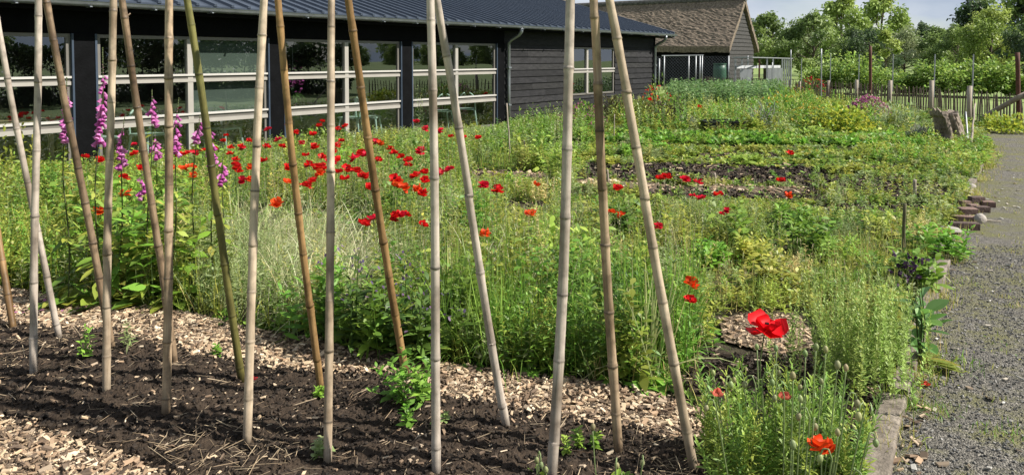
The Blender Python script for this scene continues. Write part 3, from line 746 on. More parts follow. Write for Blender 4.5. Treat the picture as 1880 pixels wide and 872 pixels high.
b = G(1777,262); pole_thing('metal_rod', 'short pale metal rod leaning between stump and stake', 'rod', b, D(1773,206,15.4), .016, M['steel'])
# thin stakes in the garden
for (bx,by,tx,ty,r,lb) in ((937,296,930,190,.012,'slender cane stake near the downpipe'),(965,290,962,258,.012,'short cane stub beside the slender cane'),
    (1127,262,1128,210,.010,'thin cane stake in front of the small window'),(1312,340,1312,318,.018,'stubby peg standing on the bare soil row'),(1659,478,1661,374,.014,'dark green garden stake in dry grass near the path'),
    (1680,366,1679,330,.02,'short knobbly brown stake beside the bricks'),(1293,230,1293,215,.014,'short pale stick near the black tub'),(1117,335,1115,312,.014,'short grey peg at the chip path')):
    b = G(bx,by); pole_thing('garden_stake', lb, 'stake', b, D(tx,ty,b[1]), r, M['moss'] if bx == 1659 else M['post'], 7, wob=.002)
# black tub
tbp = G(1326, 243); t = thing('plastic_tub', 'black plastic tub half hidden among the plants', 'tub', tbp)
g = Geo()
for (c_, s_) in (((0,-.25,.12),(.8,.02,.24)),((0,.25,.12),(.8,.02,.24)),((-.41,0,.12),(.02,.52,.24)),((.41,0,.12),(.02,.52,.24)),((0,0,.01),(.8,.48,.02))): g.box(c_, s_)
g.build('body', M['black_plastic'], t); g = Geo()
for (c_, s_) in (((0,-.275,.25),(.88,.04,.03)),((0,.275,.25),(.88,.04,.03)),((-.43,0,.25),(.03,.5,.03)),((.43,0,.25),(.03,.5,.03))): g.box(c_, s_)
g.build('rim', M['black_plastic'], t)

# ------------------------------------------------------------------ edging boards, bricks, stones
def board(p0, p1, w, h, label):
    p0 = np.array(p0); p1 = np.array(p1); d = p1-p0; l = np.linalg.norm(d[:2]); a = math.atan2(d[1], d[0])
    g = Geo(); k = 24; xs = np.linspace(-l/2, l/2, k); V = []
    for x in xs:
        wob = .004*math.sin(x*7)+rng.normal(0,.002)
        V += [(x,-w/2+wob,-h),(x,w/2+wob,-h),(x,w/2+wob-.004,-.006+rng.normal(0,.0015)),(x,w/2+wob-.012,rng.normal(0,.0015)),(x,-w/2+wob+.012,rng.normal(0,.0015)),(x,-w/2+wob+.004,-.006)]
    Q = [[i*6+j, i*6+(j+1)%6, (i+1)*6+(j+1)%6, (i+1)*6+j] for i in range(k-1) for j in range(6)]
    Q += [[0,1,2,5],[2,3,4,5],[(k-1)*6+0,(k-1)*6+5,(k-1)*6+2,(k-1)*6+1],[(k-1)*6+2,(k-1)*6+5,(k-1)*6+4,(k-1)*6+3]]
    g.add(V, Q); o = g.build('edging_board', M['board']); o.location = ((p0+p1)/2); o.rotation_euler.z = a
    return tag(o, label, 'edging board', 'boards edging the path')
board(G(1592,905,.028), G(1641,722,.028), .115, .06, 'weathered timber edging board behind the front poppy clump')
board(G(1692,580,.03), G(1738,446,.03), .13, .06, 'weathered timber edging board running up to the bricks')
board(G(1648,712,.03), G(1690,590,.03), .10, .08, 'low edging board overgrown by the purple flowered plant')
board(G(1775,352,.03), G(1800,300,.03), .10, .08, 'far edging board beyond the loose bricks')
def brick(px, py, rz, label, m, size=(.21,.10,.06), z=0, tilt=0):
    size = tuple(v*.86 for v in size); rz += rng.normal(0,.22)
    g = Geo(); x, y, zz = np.array(size)/2; r = .006
    V = []
    for (sx,sy,sz,q) in ((x,y,-zz,0),(x,y,zz-r,0),(x-r,y-r,zz,0)):
        for a,b in ((-1,-1),(1,-1),(1,1),(-1,1)): V.append((a*sx+rng.normal(0,.002), b*sy+rng.normal(0,.002), sz))
    Q = [[0,3,2,1],[8,9,10,11]] + [[l*4+j, l*4+(j+1)%4, (l+1)*4+(j+1)%4, (l+1)*4+j] for l in range(2) for j in range(4)]
    g.add(V, Q); o = g.build('brick', m); p = G(px, py); o.location = (p[0], p[1], z + size[2]/2 - .01); o.rotation_euler = (tilt, 0, rz)
    return tag(o, label, 'brick', 'loose bricks beside the path')
B1, B2 = M['brick'], M['brickdark']
brick(1770,420,.05,'dark red brick lying nearest the camera in the pile', B2, (.30,.10,.085))
brick(1768,405,.0,'long narrow pale-edged brick behind the nearest dark brick', B1, (.27,.08,.06), .01)
brick(1776,400,-.15,'red brick lying on top of the nearest pair', B1, (.20,.11,.07), .055, .05)
brick(1802,388,.1,'dark brown rounded brick at the front of the upper group', B2, (.17,.11,.075))
brick(1787,386,.0,'grey-topped brick left in the upper group', B1, (.12,.12,.085))
brick(1792,376,.08,'blackish brick lying on top of the upper group', B2, (.17,.11,.08), .035)
brick(1813,378,-.2,'orange-red brick at the right end of the upper group', B1, (.15,.13,.075))
brick(1772,376,.2,'pale red brick at the left of the upper group', B1, (.18,.12,.07))
def stone(px, py, s, label, m=None):
    g = Geo(); n, k = 12, 7; V = []
    for i in range(k+1):
        ph = i/k*math.pi
        for j in range(n):
            a = j/n*2*math.pi; r = 1 + .14*math.sin(a*2+px) + .1*math.sin(a*3+ph*2+py) + rng.normal(0,.03)
            V.append((s[0]*r*math.sin(ph)*math.cos(a), s[1]*r*math.sin(ph)*math.sin(a), s[2]*math.cos(ph)))
    Q = [[i*n+j, (i+1)*n+j, (i+1)*n+(j+1)%n, i*n+(j+1)%n] for i in range(k) for j in range(n)]
    g.add(V, Q); o = g.build('stone', m or M['stone'], smooth=True); p = G(px, py); o.location = (p[0],p[1],s[2]*.5); o.rotation_euler.z = rng.uniform(0,3)
    return tag(o, label, 'stone', 'stones along the path edge')
stone(1799,408,(.055,.05,.06),'white rounded stone right of the dark red brick')
stone(1762,394,(.10,.09,.035),'flat grey stone left of the brick pile')
stone(1768,362,(.06,.05,.04),'pale stone at the far end of the bricks')
stone(1784,345,(.09,.05,.035),'pale flat stone farthest up the path edge')
stone(1745,425,(.13,.08,.03),'flat pale stone nearest the timber edging board')
stone(1778,357,(.06,.05,.03),'small whitish stone between the pale stones')
b = G(1816,407); pole_thing('stick', 'dark pointed stick lying on gravel beside the bricks', 'stick', (b[0]-.12,b[1]+.03,.012), (b[0]+.10,b[1]-.03,.008), (.014,.004), M['post'], 6)

# ================================================================== BAMBOO CANES
# (name of tone, base px, px at the top edge of the frame, radius, label)
CANES = [
 ('gold',(25,606),(-75,0),.019,'short-seen golden cane at the far left edge'),
 ('grey',(109,621),(-12,0),.017,'pale cane leaning left, leftmost whole cane base at the rear'),
 ('grey',(61,692),(68,0),.018,'upright pale grey cane, leftmost of the front row'),
 ('brown',(207,650),(85,0),.019,'brown cane leaning left behind the straw-coloured upright cane'),
 ('straw',(195,728),(207,0),.018,'upright smooth straw-coloured cane, second in the front row'),
 ('brown',(320,676),(222,0),.018,'dark brown mottled cane leaning left into the foxgloves'),
 ('tan',(304,770),(311,0),.019,'upright mottled tan cane with a small side snag near its top'),
 ('green',(445,705),(342,0),.018,'olive green cane leaning left beside the foxgloves'),
 ('straw',(452,822),(487,0),.018,'straw cane leaning slightly right before the pale grass'),
 ('gold',(588,722),(512,0),.017,'golden orange cane leaning left, thinner of the two golden ones'),
 ('straw',(603,850),(611,0),.017,'upright straw cane between the two golden canes'),
 ('gold',(745,692),(640,0),.019,'thick golden brown cane ending behind the leafy seedling'),
 ('grey',(803,884),(790,0),.0175,'upright pale grey cane in the middle of the picture'),
 ('grey',(932,794),(800,0),.0175,'pale grey cane leaning left from the middle upright cane top'),
 ('grey',(1013,888),(1046,0),.020,'thickest pale grey cane leaning right, left leg of the right tripod'),
 ('tan',(1135,830),(1087,0),.0185,'mottled tan cane, middle leg of the right tripod'),
 ('straw',(1275,872),(1112,0),.0185,'straw brown cane leaning left, right leg of the right tripod'),
]
pair_depth = {}
for i, (tone, bp, tp, r, lb) in enumerate(CANES):
    base = G(*bp); dm = {0:5.1,1:4.4}.get(i)
    if dm is None:
        if i >= 14: dm = 3.05
        else:
            prs = [(2,3),(4,5),(6,7),(8,9),(10,11),(12,13)]
            a, b = [p for p in prs if i in p][0]; dm = (G(*CANES[a][1])[1]+G(*CANES[b][1])[1])/2
            dm += -.03 if i == a else .03
    top = D(*tp, dm); d = top-base
    ext = (2.35-base[2])/d[2]; end = base + d*ext
    ln = np.linalg.norm(end-base)
    # rings: gentle bow, nodes every 22-34 cm
    nodes = []; z = rng.uniform(.08,.25)
    while z < ln: nodes.append(z); z += rng.uniform(.23,.36)*(.8 if tone != 'grey' else 1)
    nd = {z: (rng.uniform(.3,.75), rng.uniform(.5,1.5)) for z in nodes}
    st = [0.]; rr = [1.]; cc = [.4]
    grid = sorted(list(np.arange(.06, ln, .09)) + [z+o for z in nodes for o in (-.012,-.006,-.002,.002,.007,.013)])
    for v in grid:
        if v <= 0: continue
        z_ = min(nodes, key=lambda z: abs(v-z)); m = v-z_
        f = 1.; c = 1.
        if abs(m) < .014:
            f = {0:1.16}.get(0) if abs(m) < .004 else 1.07; c = nd[z_][0] if abs(m) < .004 else (.8 if m > 0 else 1.12); f = 1+(f-1)*nd[z_][1]
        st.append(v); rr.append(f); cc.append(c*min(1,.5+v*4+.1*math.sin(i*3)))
    st.append(ln); rr.append(1); cc.append(1)
    st = np.array(st); rr = np.array(rr)*r*(1.04-.16*st/ln)
    bow = rng.uniform(-.009,.009, 2); ph = rng.uniform(0,6,2)
    P = np.stack([bow[0]*np.sin(st/ln*math.pi*1.0)+.004*np.sin(st*3+ph[0]), bow[1]*np.sin(st/ln*math.pi)+.004*np.sin(st*2.6+ph[1]), st], 1)
    # little kink at every node
    for z in nodes: P[st > z, 0] += rng.normal(0,.0014)
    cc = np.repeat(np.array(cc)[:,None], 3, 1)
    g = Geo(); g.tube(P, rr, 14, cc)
    if i in (5, 6):
        zc = min(nodes, key=lambda z: abs(z - ln*.80)); g.tube([(0,0,zc),(.02,0,zc+.008),(.034,-.004,zc+.02)], (.006,.004,.003), 6)
    o = g.build('bamboo_cane', BAM[tone], smooth=True)
    o.location = base + np.array([0,0,float(bz(base[0],base[1]))-.03])
    o.rotation_euler = Vector(d).to_track_quat('Z','X').to_euler()
    tag(o, lb, 'bamboo cane', 'bamboo canes set up as bean poles')

# ================================================================== TREES
def rand_dirs(n):
    v = rng.normal(size=(n,3)); return v/np.linalg.norm(v,axis=1)[:,None]
def jit(col, n, a=.18, h=.08):
    c = np.array(col); c = c[rng.integers(0,len(c),n)] if c.ndim == 2 else np.tile(c,(n,1))
    return np.clip(c*rng.uniform(1-a,1+a,(n,1))*rng.uniform(1-h,1+h,(n,3)), .002, .95)
def tree_parts(H, Wd, seed, cols, trunk_h=.25, nl=5200, leaf=.34, lobes=16, slim=1.0, bare=0, low=.16):
    global rng
    keep = rng; rng = np.random.default_rng(seed)
    tg = Geo(); tp = np.array([rng.normal(0,.02*H), rng.normal(0,.02*H), H*.62])
    tg.tube([(0,0,-.1),tp*.3+[0,0,0],tp*.65,tp], (H*.028,H*.022,H*.015,H*.007), 8)
    cen = []; rad = []
    for i in range(lobes):
        f = (i+.5)/lobes; z = H*(low + (1-low-.06)*f); env = math.sin(math.pi*min(1,max(.12,(f*.88+.12)))**.8)*Wd/2
        a = i*2.4 + rng.normal(0,.3); rr = env*rng.uniform(.35,.95)
        c = np.array([rr*math.cos(a), rr*math.sin(a), z]); cen.append(c); rad.append(Wd*rng.uniform(.12,.23))
        b = tp*min(1,max(.3,(z/H-.12)*1.2)); tg.tube([b, (b+c)/2+rng.normal(0,.02*H,3), c], (H*.010,H*.006,H*.003), 5)
    cen = np.array(cen); rad = np.array(rad)
    cg = Geo(); k = rng.choice(lobes, nl, p=rad**2/np.sum(rad**2))
    d = rand_dirs(nl); r = rng.uniform(.35,1,nl)**.6*rng.choice([1,1,1,1.25],nl)
    sub = rand_dirs(lobes*7).reshape(lobes,7,3)
    pick = sub[k, rng.integers(0,7,nl)]
    P = cen[k] + rad[k][:,None]*(pick*.62*rng.uniform(.5,1.3,(nl,1)) + d*r[:,None]*.48)*np.array([1,1,.78])
    tone = np.array(cols)[rng.integers(0,len(cols),lobes)][k]
    c = np.clip(tone*rng.uniform(.72,1.28,(nl,1)), .004, .5)
    dr = rand_dirs(nl)*1.0 + (P-cen[k])/rad[k][:,None]*.6 + np.array([0,0,-.25])
    cg.ribbon(P, dr, leaf*rng.uniform(.6,1.3,nl), leaf*.55*rng.uniform(.6,1.2,nl), .15, rng.uniform(-1.5,1.5,nl), (.25,1,.85,.08), c)
    rng = keep
    return tg, cg
TREES = {}
def tree(kind, label, px, dist, H, Wd, seed, cols, name='broadleaf_tree', group='trees behind the garden', **kw):
    p = D(px, 110, dist); o = thing(name, label, 'tree', (p[0],p[1],0), rng.uniform(0,6), group)
    if (kind) not in TREES:
        tg, cg = tree_parts(10., 10.*Wd/H, seed, cols, **kw)
        a = tg.build('trunk', M['bark'], o, smooth=True); b = cg.build('crown', M['leaf'], o); TREES[kind] = (a, b)
    else:
        for s_ in TREES[kind]:
            c = s_.copy(); COL.objects.link(c); c.parent = o
    o.scale = (H/10,)*3
    return o
GA = [(.055,.085,.024),(.075,.11,.03),(.04,.065,.02)]
GB = [(.085,.125,.03),(.11,.15,.035),(.06,.095,.025)]
GY = [(.13,.17,.03),(.16,.19,.04),(.09,.13,.025)]
GS = [(.12,.15,.075),(.15,.18,.10),(.09,.12,.05)]
GD_ = [(.022,.04,.016),(.03,.05,.02),(.018,.03,.014)]
sc2 = lambda L_, k: [(c[0]*k*1.1, c[1]*k, c[2]*k*1.05) for c in L_]
GD = sc2(GD_,2.9); GA = sc2(GA,3.0); GB = sc2(GB,2.9); GY = sc2([(.115,.165,.032),(.14,.185,.042),(.085,.13,.026)],2.1); GS = sc2(GS,2.2)
kw = dict(nl=6500, leaf=.40)
tree('a','dark green tree standing just right of the thatched gable',1405,62,5.4,4.4,1,GA,**kw)
tree('b','tall airy tree with pale lobed crown left of the sky gap',1545,74,8.0,6.0,2,GB,nl=5200,leaf=.42,lobes=13)
tree('c','broad olive green tree, second from the thatched gable',1492,60,5.3,5.0,3,GA,**kw)
tree('b','thin topped pale tree at the left edge of the sky gap',1618,82,8.8,5.2,2,GB)
tree('e','silver grey willow in the middle of the tree line','1650' and 1660,66,4.1,4.6,5,GS,name='willow_tree',**kw)
tree('d','low dark tree behind the rusty post',1598,58,3.9,4.2,6,GD,**kw)
tree('a','dark rounded tree right of the silver willow',1722,64,4.3,4.6,1,GA)
tree('f','bright yellow-green tree with layered branches at the right',1815,56,5.3,5.6,8,GY,**kw)
tree('c','olive tree standing left of the bright yellow-green one',1752,60,4.2,4.0,3,GA)
tree('g','big dark dense tree rising at the far right',1880,86,10.2,9.,9,GD+GA,name='dark_broadleaf_tree',nl=7500,leaf=.42,lobes=20)
tree('g','tall dark tree partly behind the bright yellow-green one',1795,98,9.6,8.,9,GD+GA,name='dark_broadleaf_tree')
tree('d','small dark bushy tree at the right edge under the big one',1905,52,4.4,5.,6,GD)
tree('c','olive tree filling the gap beside the poultry run',1448,70,4.3,5.,3,GA)
tree('a','low tree between the olive trees and the tall airy one',1565,66,4.4,5.2,1,GA)
tree('d','dark low tree between willow and rusty post',1635,72,3.6,5.,6,GD)
tree('c','low olive tree at the foot of the sky gap',1690,90,3.7,7.,3,GA)
tree('h','young tree with bare pale trunk and round leafy head behind the fence',1625,44,3.3,1.6,12,GY,name='young_tree',nl=1500,leaf=.5,lobes=7,low=.55)
# treeline that closes the view beyond
for i in range(13):
    px = 1330+i*52+rng.uniform(-15,15)
    tree('g' if i%3 else 'e','distant hedge tree in the row closing the horizon',px,125+rng.uniform(-8,20),6.4+rng.uniform(-.8,.8),9,9,GD,name='hedge_tree',group='distant hedge trees',low=.05)
# trees to the right of the camera: outside the frame, seen mirrored in the panes
for i in range(34):
    y = -78 + i*4.4 + rng.uniform(-2,2); x = 165+rng.uniform(-12,25); h = (5.2,7.4,4.2,6.6,3.6,5.8,8.2)[i%7]*rng.uniform(.85,1.1)
    o = tree('m' if i%3 else 'n','tree beyond the path mirrored in the window panes',940,50,h,h*1.15,22+i,GA,group='trees mirrored in the panes',low=.0,lobes=22,nl=3500,leaf=.8); o.location = (x,y,0)

hb = None  # unseen hedge, added so that the panes reflect a dark mass
for i in range(13):
    f = i/12; x = 5.2+f*13.5; y = -7+f*22
    if hb is None:
        hb = thing('added_hedge_bush','unseen hedge bush added right of the path to darken the pane reflections','hedge',(x,y,0),0,'added hedge bushes darkening the panes')
        g = Geo(); n = 4200; d = rand_dirs(n); P = np.sign(d)*np.abs(d)**.55*np.array([1.15,.8,.9])*rng.uniform(.75,1,(n,1))+[0,0,.9]; g.ribbon(P, d+rng.normal(0,.5,(n,3)), .12, .075, .1, rng.normal(0,.6,n), (.25,1,.8,.1), jit(GD_,n,.3)*1.3); g.build('foliage', M['leaf'], hb)
        g = Geo()
        for q in range(5): g.tube([(q*.4-.8,0,-.05),(q*.42-.84,.05,.7),(q*.46-.92,0,1.4)], (.03,.02,.008), 6)
        g.build('stems', M['bark'], hb)
    else: dup(hb, (x,y,0), rng.uniform(-.4,.4)+1.0, rng.uniform(1.15,1.5))
# ================================================================== VEGETATION
def proj(p):
    p = np.asarray(p); d = p[:,1]*math.cos(TH) + (HC-0)*math.sin(TH)
    return CX + F*p[:,0]/d, 107 + F*HC/p[:,1]
BLDW = np.array([wb(SL,-.12,0)[:2], wb(SE+.05,-.12,0)[:2], wb(SE+.05,DEP,0)[:2], wb(SL,DEP,0)[:2]])
PATHW = wpoly([(1540,1400),(1584,900),(1638,720),(1690,560),(1735,450),(1765,390),(1792,330),(1825,275),(1802,234),(2600,231),(5200,1400)])
HOLES = [BLDW, BEDW, wpoly(CHIP1), PATHW, wpoly([(1655,600),(1722,440),(1760,440),(1715,600)]), wpoly([(1560,905),(1618,722),(1660,722),(1620,905)]), wpoly([(1310,578),(1480,566),(1520,640),(1500,700),(1310,690)])]
PAL = {'g':[(.06,.125,.02),(.085,.155,.028),(.11,.18,.035)], 'y':[(.17,.225,.04),(.21,.26,.06),(.14,.20,.035)], 's':[(.30,.30,.14),(.36,.34,.18),(.22,.25,.09)],
       'b':[(.11,.165,.07),(.14,.19,.10),(.09,.14,.06)], 'd':[(.035,.08,.018),(.05,.10,.022),(.028,.06,.015)], 'k':[(.065,.155,.022),(.09,.19,.03),(.05,.12,.02)]}
PAL = {k: [tuple(min(v*(1.4 if k in 'sy' else 1.85)*m_,.6) for v, m_ in zip(c, (1.22,1.04,.86))) for c in L_] for k, L_ in PAL.items()}
def pal(s, n, a=.2):
    return jit(np.concatenate([PAL[c] for c in s]), n, a)
def grass(g, p, h, w, col, lean=.25, droop=.25, nseg=3, z=0.0):
    n = len(p)
    if not n: return
    az = rng.uniform(0,2*np.pi,n); l = np.abs(rng.normal(0,lean,n)); L_ = h*rng.uniform(.45,1.15,n)
    d = np.stack([np.cos(az)*np.sin(l), np.sin(az)*np.sin(l), np.cos(l)],1)
    g.ribbon(np.column_stack([p, np.broadcast_to(z,n)]), d, L_, w*rng.uniform(.7,1.3,n), droop*rng.uniform(.2,1.4,n)*np.sin(l)*2, rng.uniform(-.6,.6,n),
             {2:(1,.7,.05),3:(.9,.9,.6,.05),4:(.8,1,.85,.5,.05)}[nseg], col)
def herbs(g, p, h, K, L_, Wd, col, lean=.12, up=.5, t0=.15, droop=.25, stem=.0016, prof=(.2,1,.75,.05), taper=.5, stemcol=None, z0=0.0):
    """stems with leaves set round them; all plants at once"""
    n = len(p)
    if not n: return
    h = np.broadcast_to(h, n)*rng.uniform(.65,1.2,n)
    if n > 60: h = np.minimum(h, topcap(p))
    az = rng.uniform(0,2*np.pi,n); l = np.abs(rng.normal(0,lean,n))
    d = np.stack([np.cos(az)*np.sin(l), np.sin(az)*np.sin(l), np.cos(l)],1); B = np.column_stack([p, np.broadcast_to(z0,n)])
    c = col if col.shape[0] == n else np.resize(col,(n,3))
    g.ribbon(B, d, h, stem*2, 0, rng.uniform(-1,1,n), (1,.8,.4), c*.8 if stemcol is None else np.tile(stemcol,(n,1)))
    t = np.linspace(t0, 1, K)[None] + rng.uniform(-.03,.03,(n,K)); a = (np.arange(K)*2.4)[None] + rng.uniform(0,6.28,(n,1)) + rng.normal(0,.3,(n,K))
    P = B[:,None] + d[:,None]*(h[:,None]*t)[...,None]
    el = up + rng.normal(0,.25,(n,K)) + .5*(t-.5)
    dr = np.stack([np.cos(a)*np.cos(el), np.sin(a)*np.cos(el), np.sin(el)],-1)
    ll = L_*(1-taper*t)*rng.uniform(.7,1.25,(n,K))
    cc = np.repeat(c[:,None],K,1)*rng.uniform(.8,1.2,(n,K,1))
    g.ribbon(P.reshape(-1,3), dr.reshape(-1,3), ll.ravel(), (ll*Wd/L_).ravel(), droop, rng.normal(0,.4,n*K), prof, cc.reshape(-1,3))
def rosettes(g, p, K, L_, Wd, col, up=.6, droop=.5, z=0., cup=.25):
    n = len(p)
    if not n: return
    a = rng.uniform(0,6.28,(n,K)); el = np.clip(up+rng.normal(0,.3,(n,K)),.05,1.45)
    dr = np.stack([np.cos(a)*np.cos(el), np.sin(a)*np.cos(el), np.sin(el)],-1)
    ll = L_*rng.uniform(.55,1.2,(n,K)); c = np.repeat(np.resize(col,(n,3))[:,None],K,1)*rng.uniform(.75,1.25,(n,K,1))
    B = np.repeat(np.column_stack([p, np.broadcast_to(z,n)])[:,None],K,1)
    g.ribbon(B.reshape(-1,3), dr.reshape(-1,3), ll.ravel(), (ll*Wd/L_).ravel(), droop, rng.normal(0,.3,n*K), (.12,.35,.85,1,.7,.05), c.reshape(-1,3), cup=cup)
def Z(px): return wpoly(px)
def sc_(px, dens): return scatter(Z(px), dens, HOLES)

SOILW = [Z(s) for s in SOILS] + [Z(CHIP3), Z(CHIP4), Z(CHIP5)]
def insoil(p):
    k = np.zeros(len(p), bool)
    for s in SOILW: k |= inpoly(p[:,0], p[:,1], s)
    return k
# ---- base sward, height and colour by place
def hfield(p):
    px, py = proj(p); n = vnoise(p[:,0], p[:,1], 11, .35)
    h = np.full(len(p), .44) + .10*n
    right = np.clip((px-930)/220, 0, 1)*np.clip((py-255)/25, 0, 1)*np.clip((560-py)/90, 0, 1)
    low = (py < 345); h = h*(1-right) + right*np.where(low, .075+.02*n, np.where((px < 1400) & (py < 480), .27+.1*n, .19+.06*n))
    h = np.where((py < 300) & (py > 245) & (px > 880), .13+.05*n, h)
    h = np.where((py < 245) & (px > 900), .20+.08*n, h)
    far_right = (px > 1500) & (py < 470) & (py > 285); h = np.where(far_right, .12+.04*n, h); h = np.where((px > 1480) & (py < 232), .20+.04*n, h)
    h = np.where((py > 470) & (px > 1290), .15+.05*n, h); h = np.where((py > 690) & (px > 1230), .10+.02*n, h)
    e = np.clip((py-640)/60,0,1)*(px > 1000); h = h*(1-.3*e)
    return np.maximum(h, .05)
def topcap(p):
    px, py = proj(p)
    y = np.interp(px, [-250,100,300,480,640,900,960,1000,1120,1200,1480,1500,1760], [318,300,272,254,240,238,215,175,175,150,150,186,200])
    y = np.where((px > 1040) & (py > 292) & (px < 1490), 297, y); y = np.where((px > 1040) & (py > 366) & (px < 1520), 369, y)
    y = np.where((px >= 1490) & (py > 330) & (px < 1800), 322, y)
    for (xa,xb,yb) in ((1000,1700,268),(1260,1440,287),(1150,1730,306),(1060,1560,338),(1100,1510,371),(1440,1700,383),(860,1020,328),(930,1010,381)):
        y = np.where((px > xa) & (px < xb) & (py > yb+3), np.maximum(y, yb), y)
    y = y - rng.exponential(3.5, len(y))
    return np.maximum(.035, (py-y)/(py-107)*HC)
_hf = hfield
def hfield(p):
    cl = vnoise(p[:,0], p[:,1], 91, .75); k = np.clip(.86+.62*cl, .38, 1.45)
    return np.minimum(_hf(p)*k, topcap(p)*np.clip(.9+.2*cl,.7,1.05))
g = Geo()
FIELD = [(-700,700),(-700,420),(-200,330),(0,310),(500,262),(900,226),(1190,190),(1250,165),(1480,165),(1620,185),(1780,228),(1805,238),(1832,262),(1795,330),(1768,390),(1745,450),(1700,550),(1645,715),(1600,870),(1340,900)]
def band(y0, y1, dens, w, pals, nseg, lim=None, bl=1.0):
    p = scatter(Z(FIELD), dens, HOLES); px, py = proj(p)
    k = (py > y0) & (py <= y1) & (px > -250) & (px < 2000)
    cover = vnoise(p[:,0], p[:,1], 31, .8)
    k &= ~((px > 1000) & (py > 270) & (py < 560) & (cover < .02) & (rng.uniform(0,1,len(p)) < .8))
    k &= ~(insoil(p) & (rng.uniform(0,1,len(p)) < .975))
    k &= ~((px > 410) & (px < 690) & (py > 385) & (py < 600) & (rng.uniform(0,1,len(p)) < .9))
    k &= ~((py > 650) & (px > 1150) & (rng.uniform(0,1,len(p)) < .75))
    p = p[k]; px, py = proj(p); h = hfield(p)*bl
    cn = vnoise(p[:,0], p[:,1], 41, .5) + rng.normal(0,.28,len(p))
    c = np.where((cn > .28)[:,None], pal('y',len(p)), pal('g',len(p)))
    c = np.where((cn < -.42)[:,None], pal('b',len(p)), c)
    straw = rng.uniform(0,1,len(p)) < np.where((px > 1050) & (py > 330), .34, .10)
    c = np.where(straw[:,None], pal('s',len(p)), c)
    grass(g, p, h, w, c, .5, .7, nseg)
band(470, 900, 1000, .0062, '', 4)
band(300, 470, 420, .008, '', 3)
band(215, 300, 230, .011, '', 3)
band(150, 215, 190, .022, '', 2)
stuff(g.build('meadow_grass', M['leaf']), 'mixed green and straw coloured grass growing through the wild beds', 'grass')

# ---- leafy weeds through the whole bed
g = Geo()
def weedband(y0, y1, dens, K, L_, Wd, prof=(.2,1,.75,.05), hs=.85):
    p = scatter(Z(FIELD), dens, HOLES); px, py = proj(p); cover = vnoise(p[:,0], p[:,1], 51, .6)
    k = (py > y0) & (py <= y1) & (px > -250) & (px < 2000) & (cover > -.45) & ~(insoil(p) & (rng.uniform(0,1,len(p)) < .93)) & ~((py > 660) & (px > 1150))
    k &= ~((px > 430) & (px < 680) & (py > 385) & (py < 600) & (rng.uniform(0,1,len(p)) < .94))
    p = p[k]; cn = vnoise(p[:,0], p[:,1], 61, .55) + rng.normal(0,.3,len(p)); c = np.where((cn > .1)[:,None], pal('y',len(p)), pal('g',len(p)))
    c = np.where((cn < -.4)[:,None], pal('b',len(p)), c)
    herbs(g, p, hfield(p)*hs, K, L_, Wd, c, .18, .45, prof=prof)
weedband(470, 900, 80, 18, .085, .024)
weedband(470, 900, 38, 36, .048, .009, hs=1.05)
weedband(300, 470, 50, 16, .10, .032)
weedband(300, 470, 32, 28, .06, .014, hs=1.1)
weedband(215, 300, 34, 14, .14, .05)
weedband(215, 300, 30, 26, .10, .03, hs=1.05)
weedband(150, 215, 9, 16, .20, .09)
KINDS = [(.42,16,.13,.045,'k',(.15,.8,1,.6,.05)),(.36,40,.045,.010,'b',(.2,1,.75,.05)),(.5,20,.09,.022,'g',(.2,1,.75,.05)),(.34,18,.11,.05,'y',(.15,.6,1,.7,.05)),(.30,34,.05,.013,'y',(.2,1,.75,.05)),(.4,14,.15,.06,'gd',(.15,.7,1,.7,.05)),(.45,26,.07,.012,'s',(.3,1,.6,.05))]
for y0, y1, dens in ((430,900,3.0),(300,430,1.7),(215,300,.75)):
    P = scatter(Z(FIELD), dens, HOLES); px, py = proj(P); P = P[(py > y0) & (py <= y1) & (px > -200) & (px < 2000) & ~((py > 655) & (px > 1150)) & ~((px > 400) & (px < 690) & (py > 385) & (py < 600))]
    for c in P:
        K_ = KINDS[rng.integers(0,len(KINDS))]; big = {430:1,300:1.25,215:1.5}[y0]; m = int(rng.integers(8,20)); q = c + rng.normal(0,.085*big,(m,2))
        if insoil(c[None])[0]: continue
        hh = min(K_[0]*rng.uniform(.7,1.35), max(.10, float(topcap(c[None])[0])*rng.uniform(1,1.15))); hh = min(hh, max(.12, 1.5*float(_hf(c[None])[0])))
        herbs(g, q, hh, K_[1], K_[2]*big**.5, K_[3]*big**.5, jit(np.array(PAL[K_[4][0]])[rng.integers(0,3)]*rng.uniform(.75,1.25), m, .12), .25, .4, prof=K_[5])
stuff(g.build('leafy_weeds', M['leaf']), 'leafy green weeds and wild flowers foliage filling the beds', 'weeds')

# ---- ground cover low over bare soil everywhere
g = Geo(); p = scatter(Z(FIELD), 95, HOLES); px, py = proj(p); k = (py > 215) & (px > -250) & (px < 2000) & ~(insoil(p) & (rng.uniform(0,1,len(p)) < .93)); p = p[k]
rosettes(g, p, 6, .085, .032, pal('gyk',len(p)), .45, .4, .0)
stuff(g.build('ground_cover', M['leaf']), 'low rosettes of green leaves close to the soil', 'ground cover')

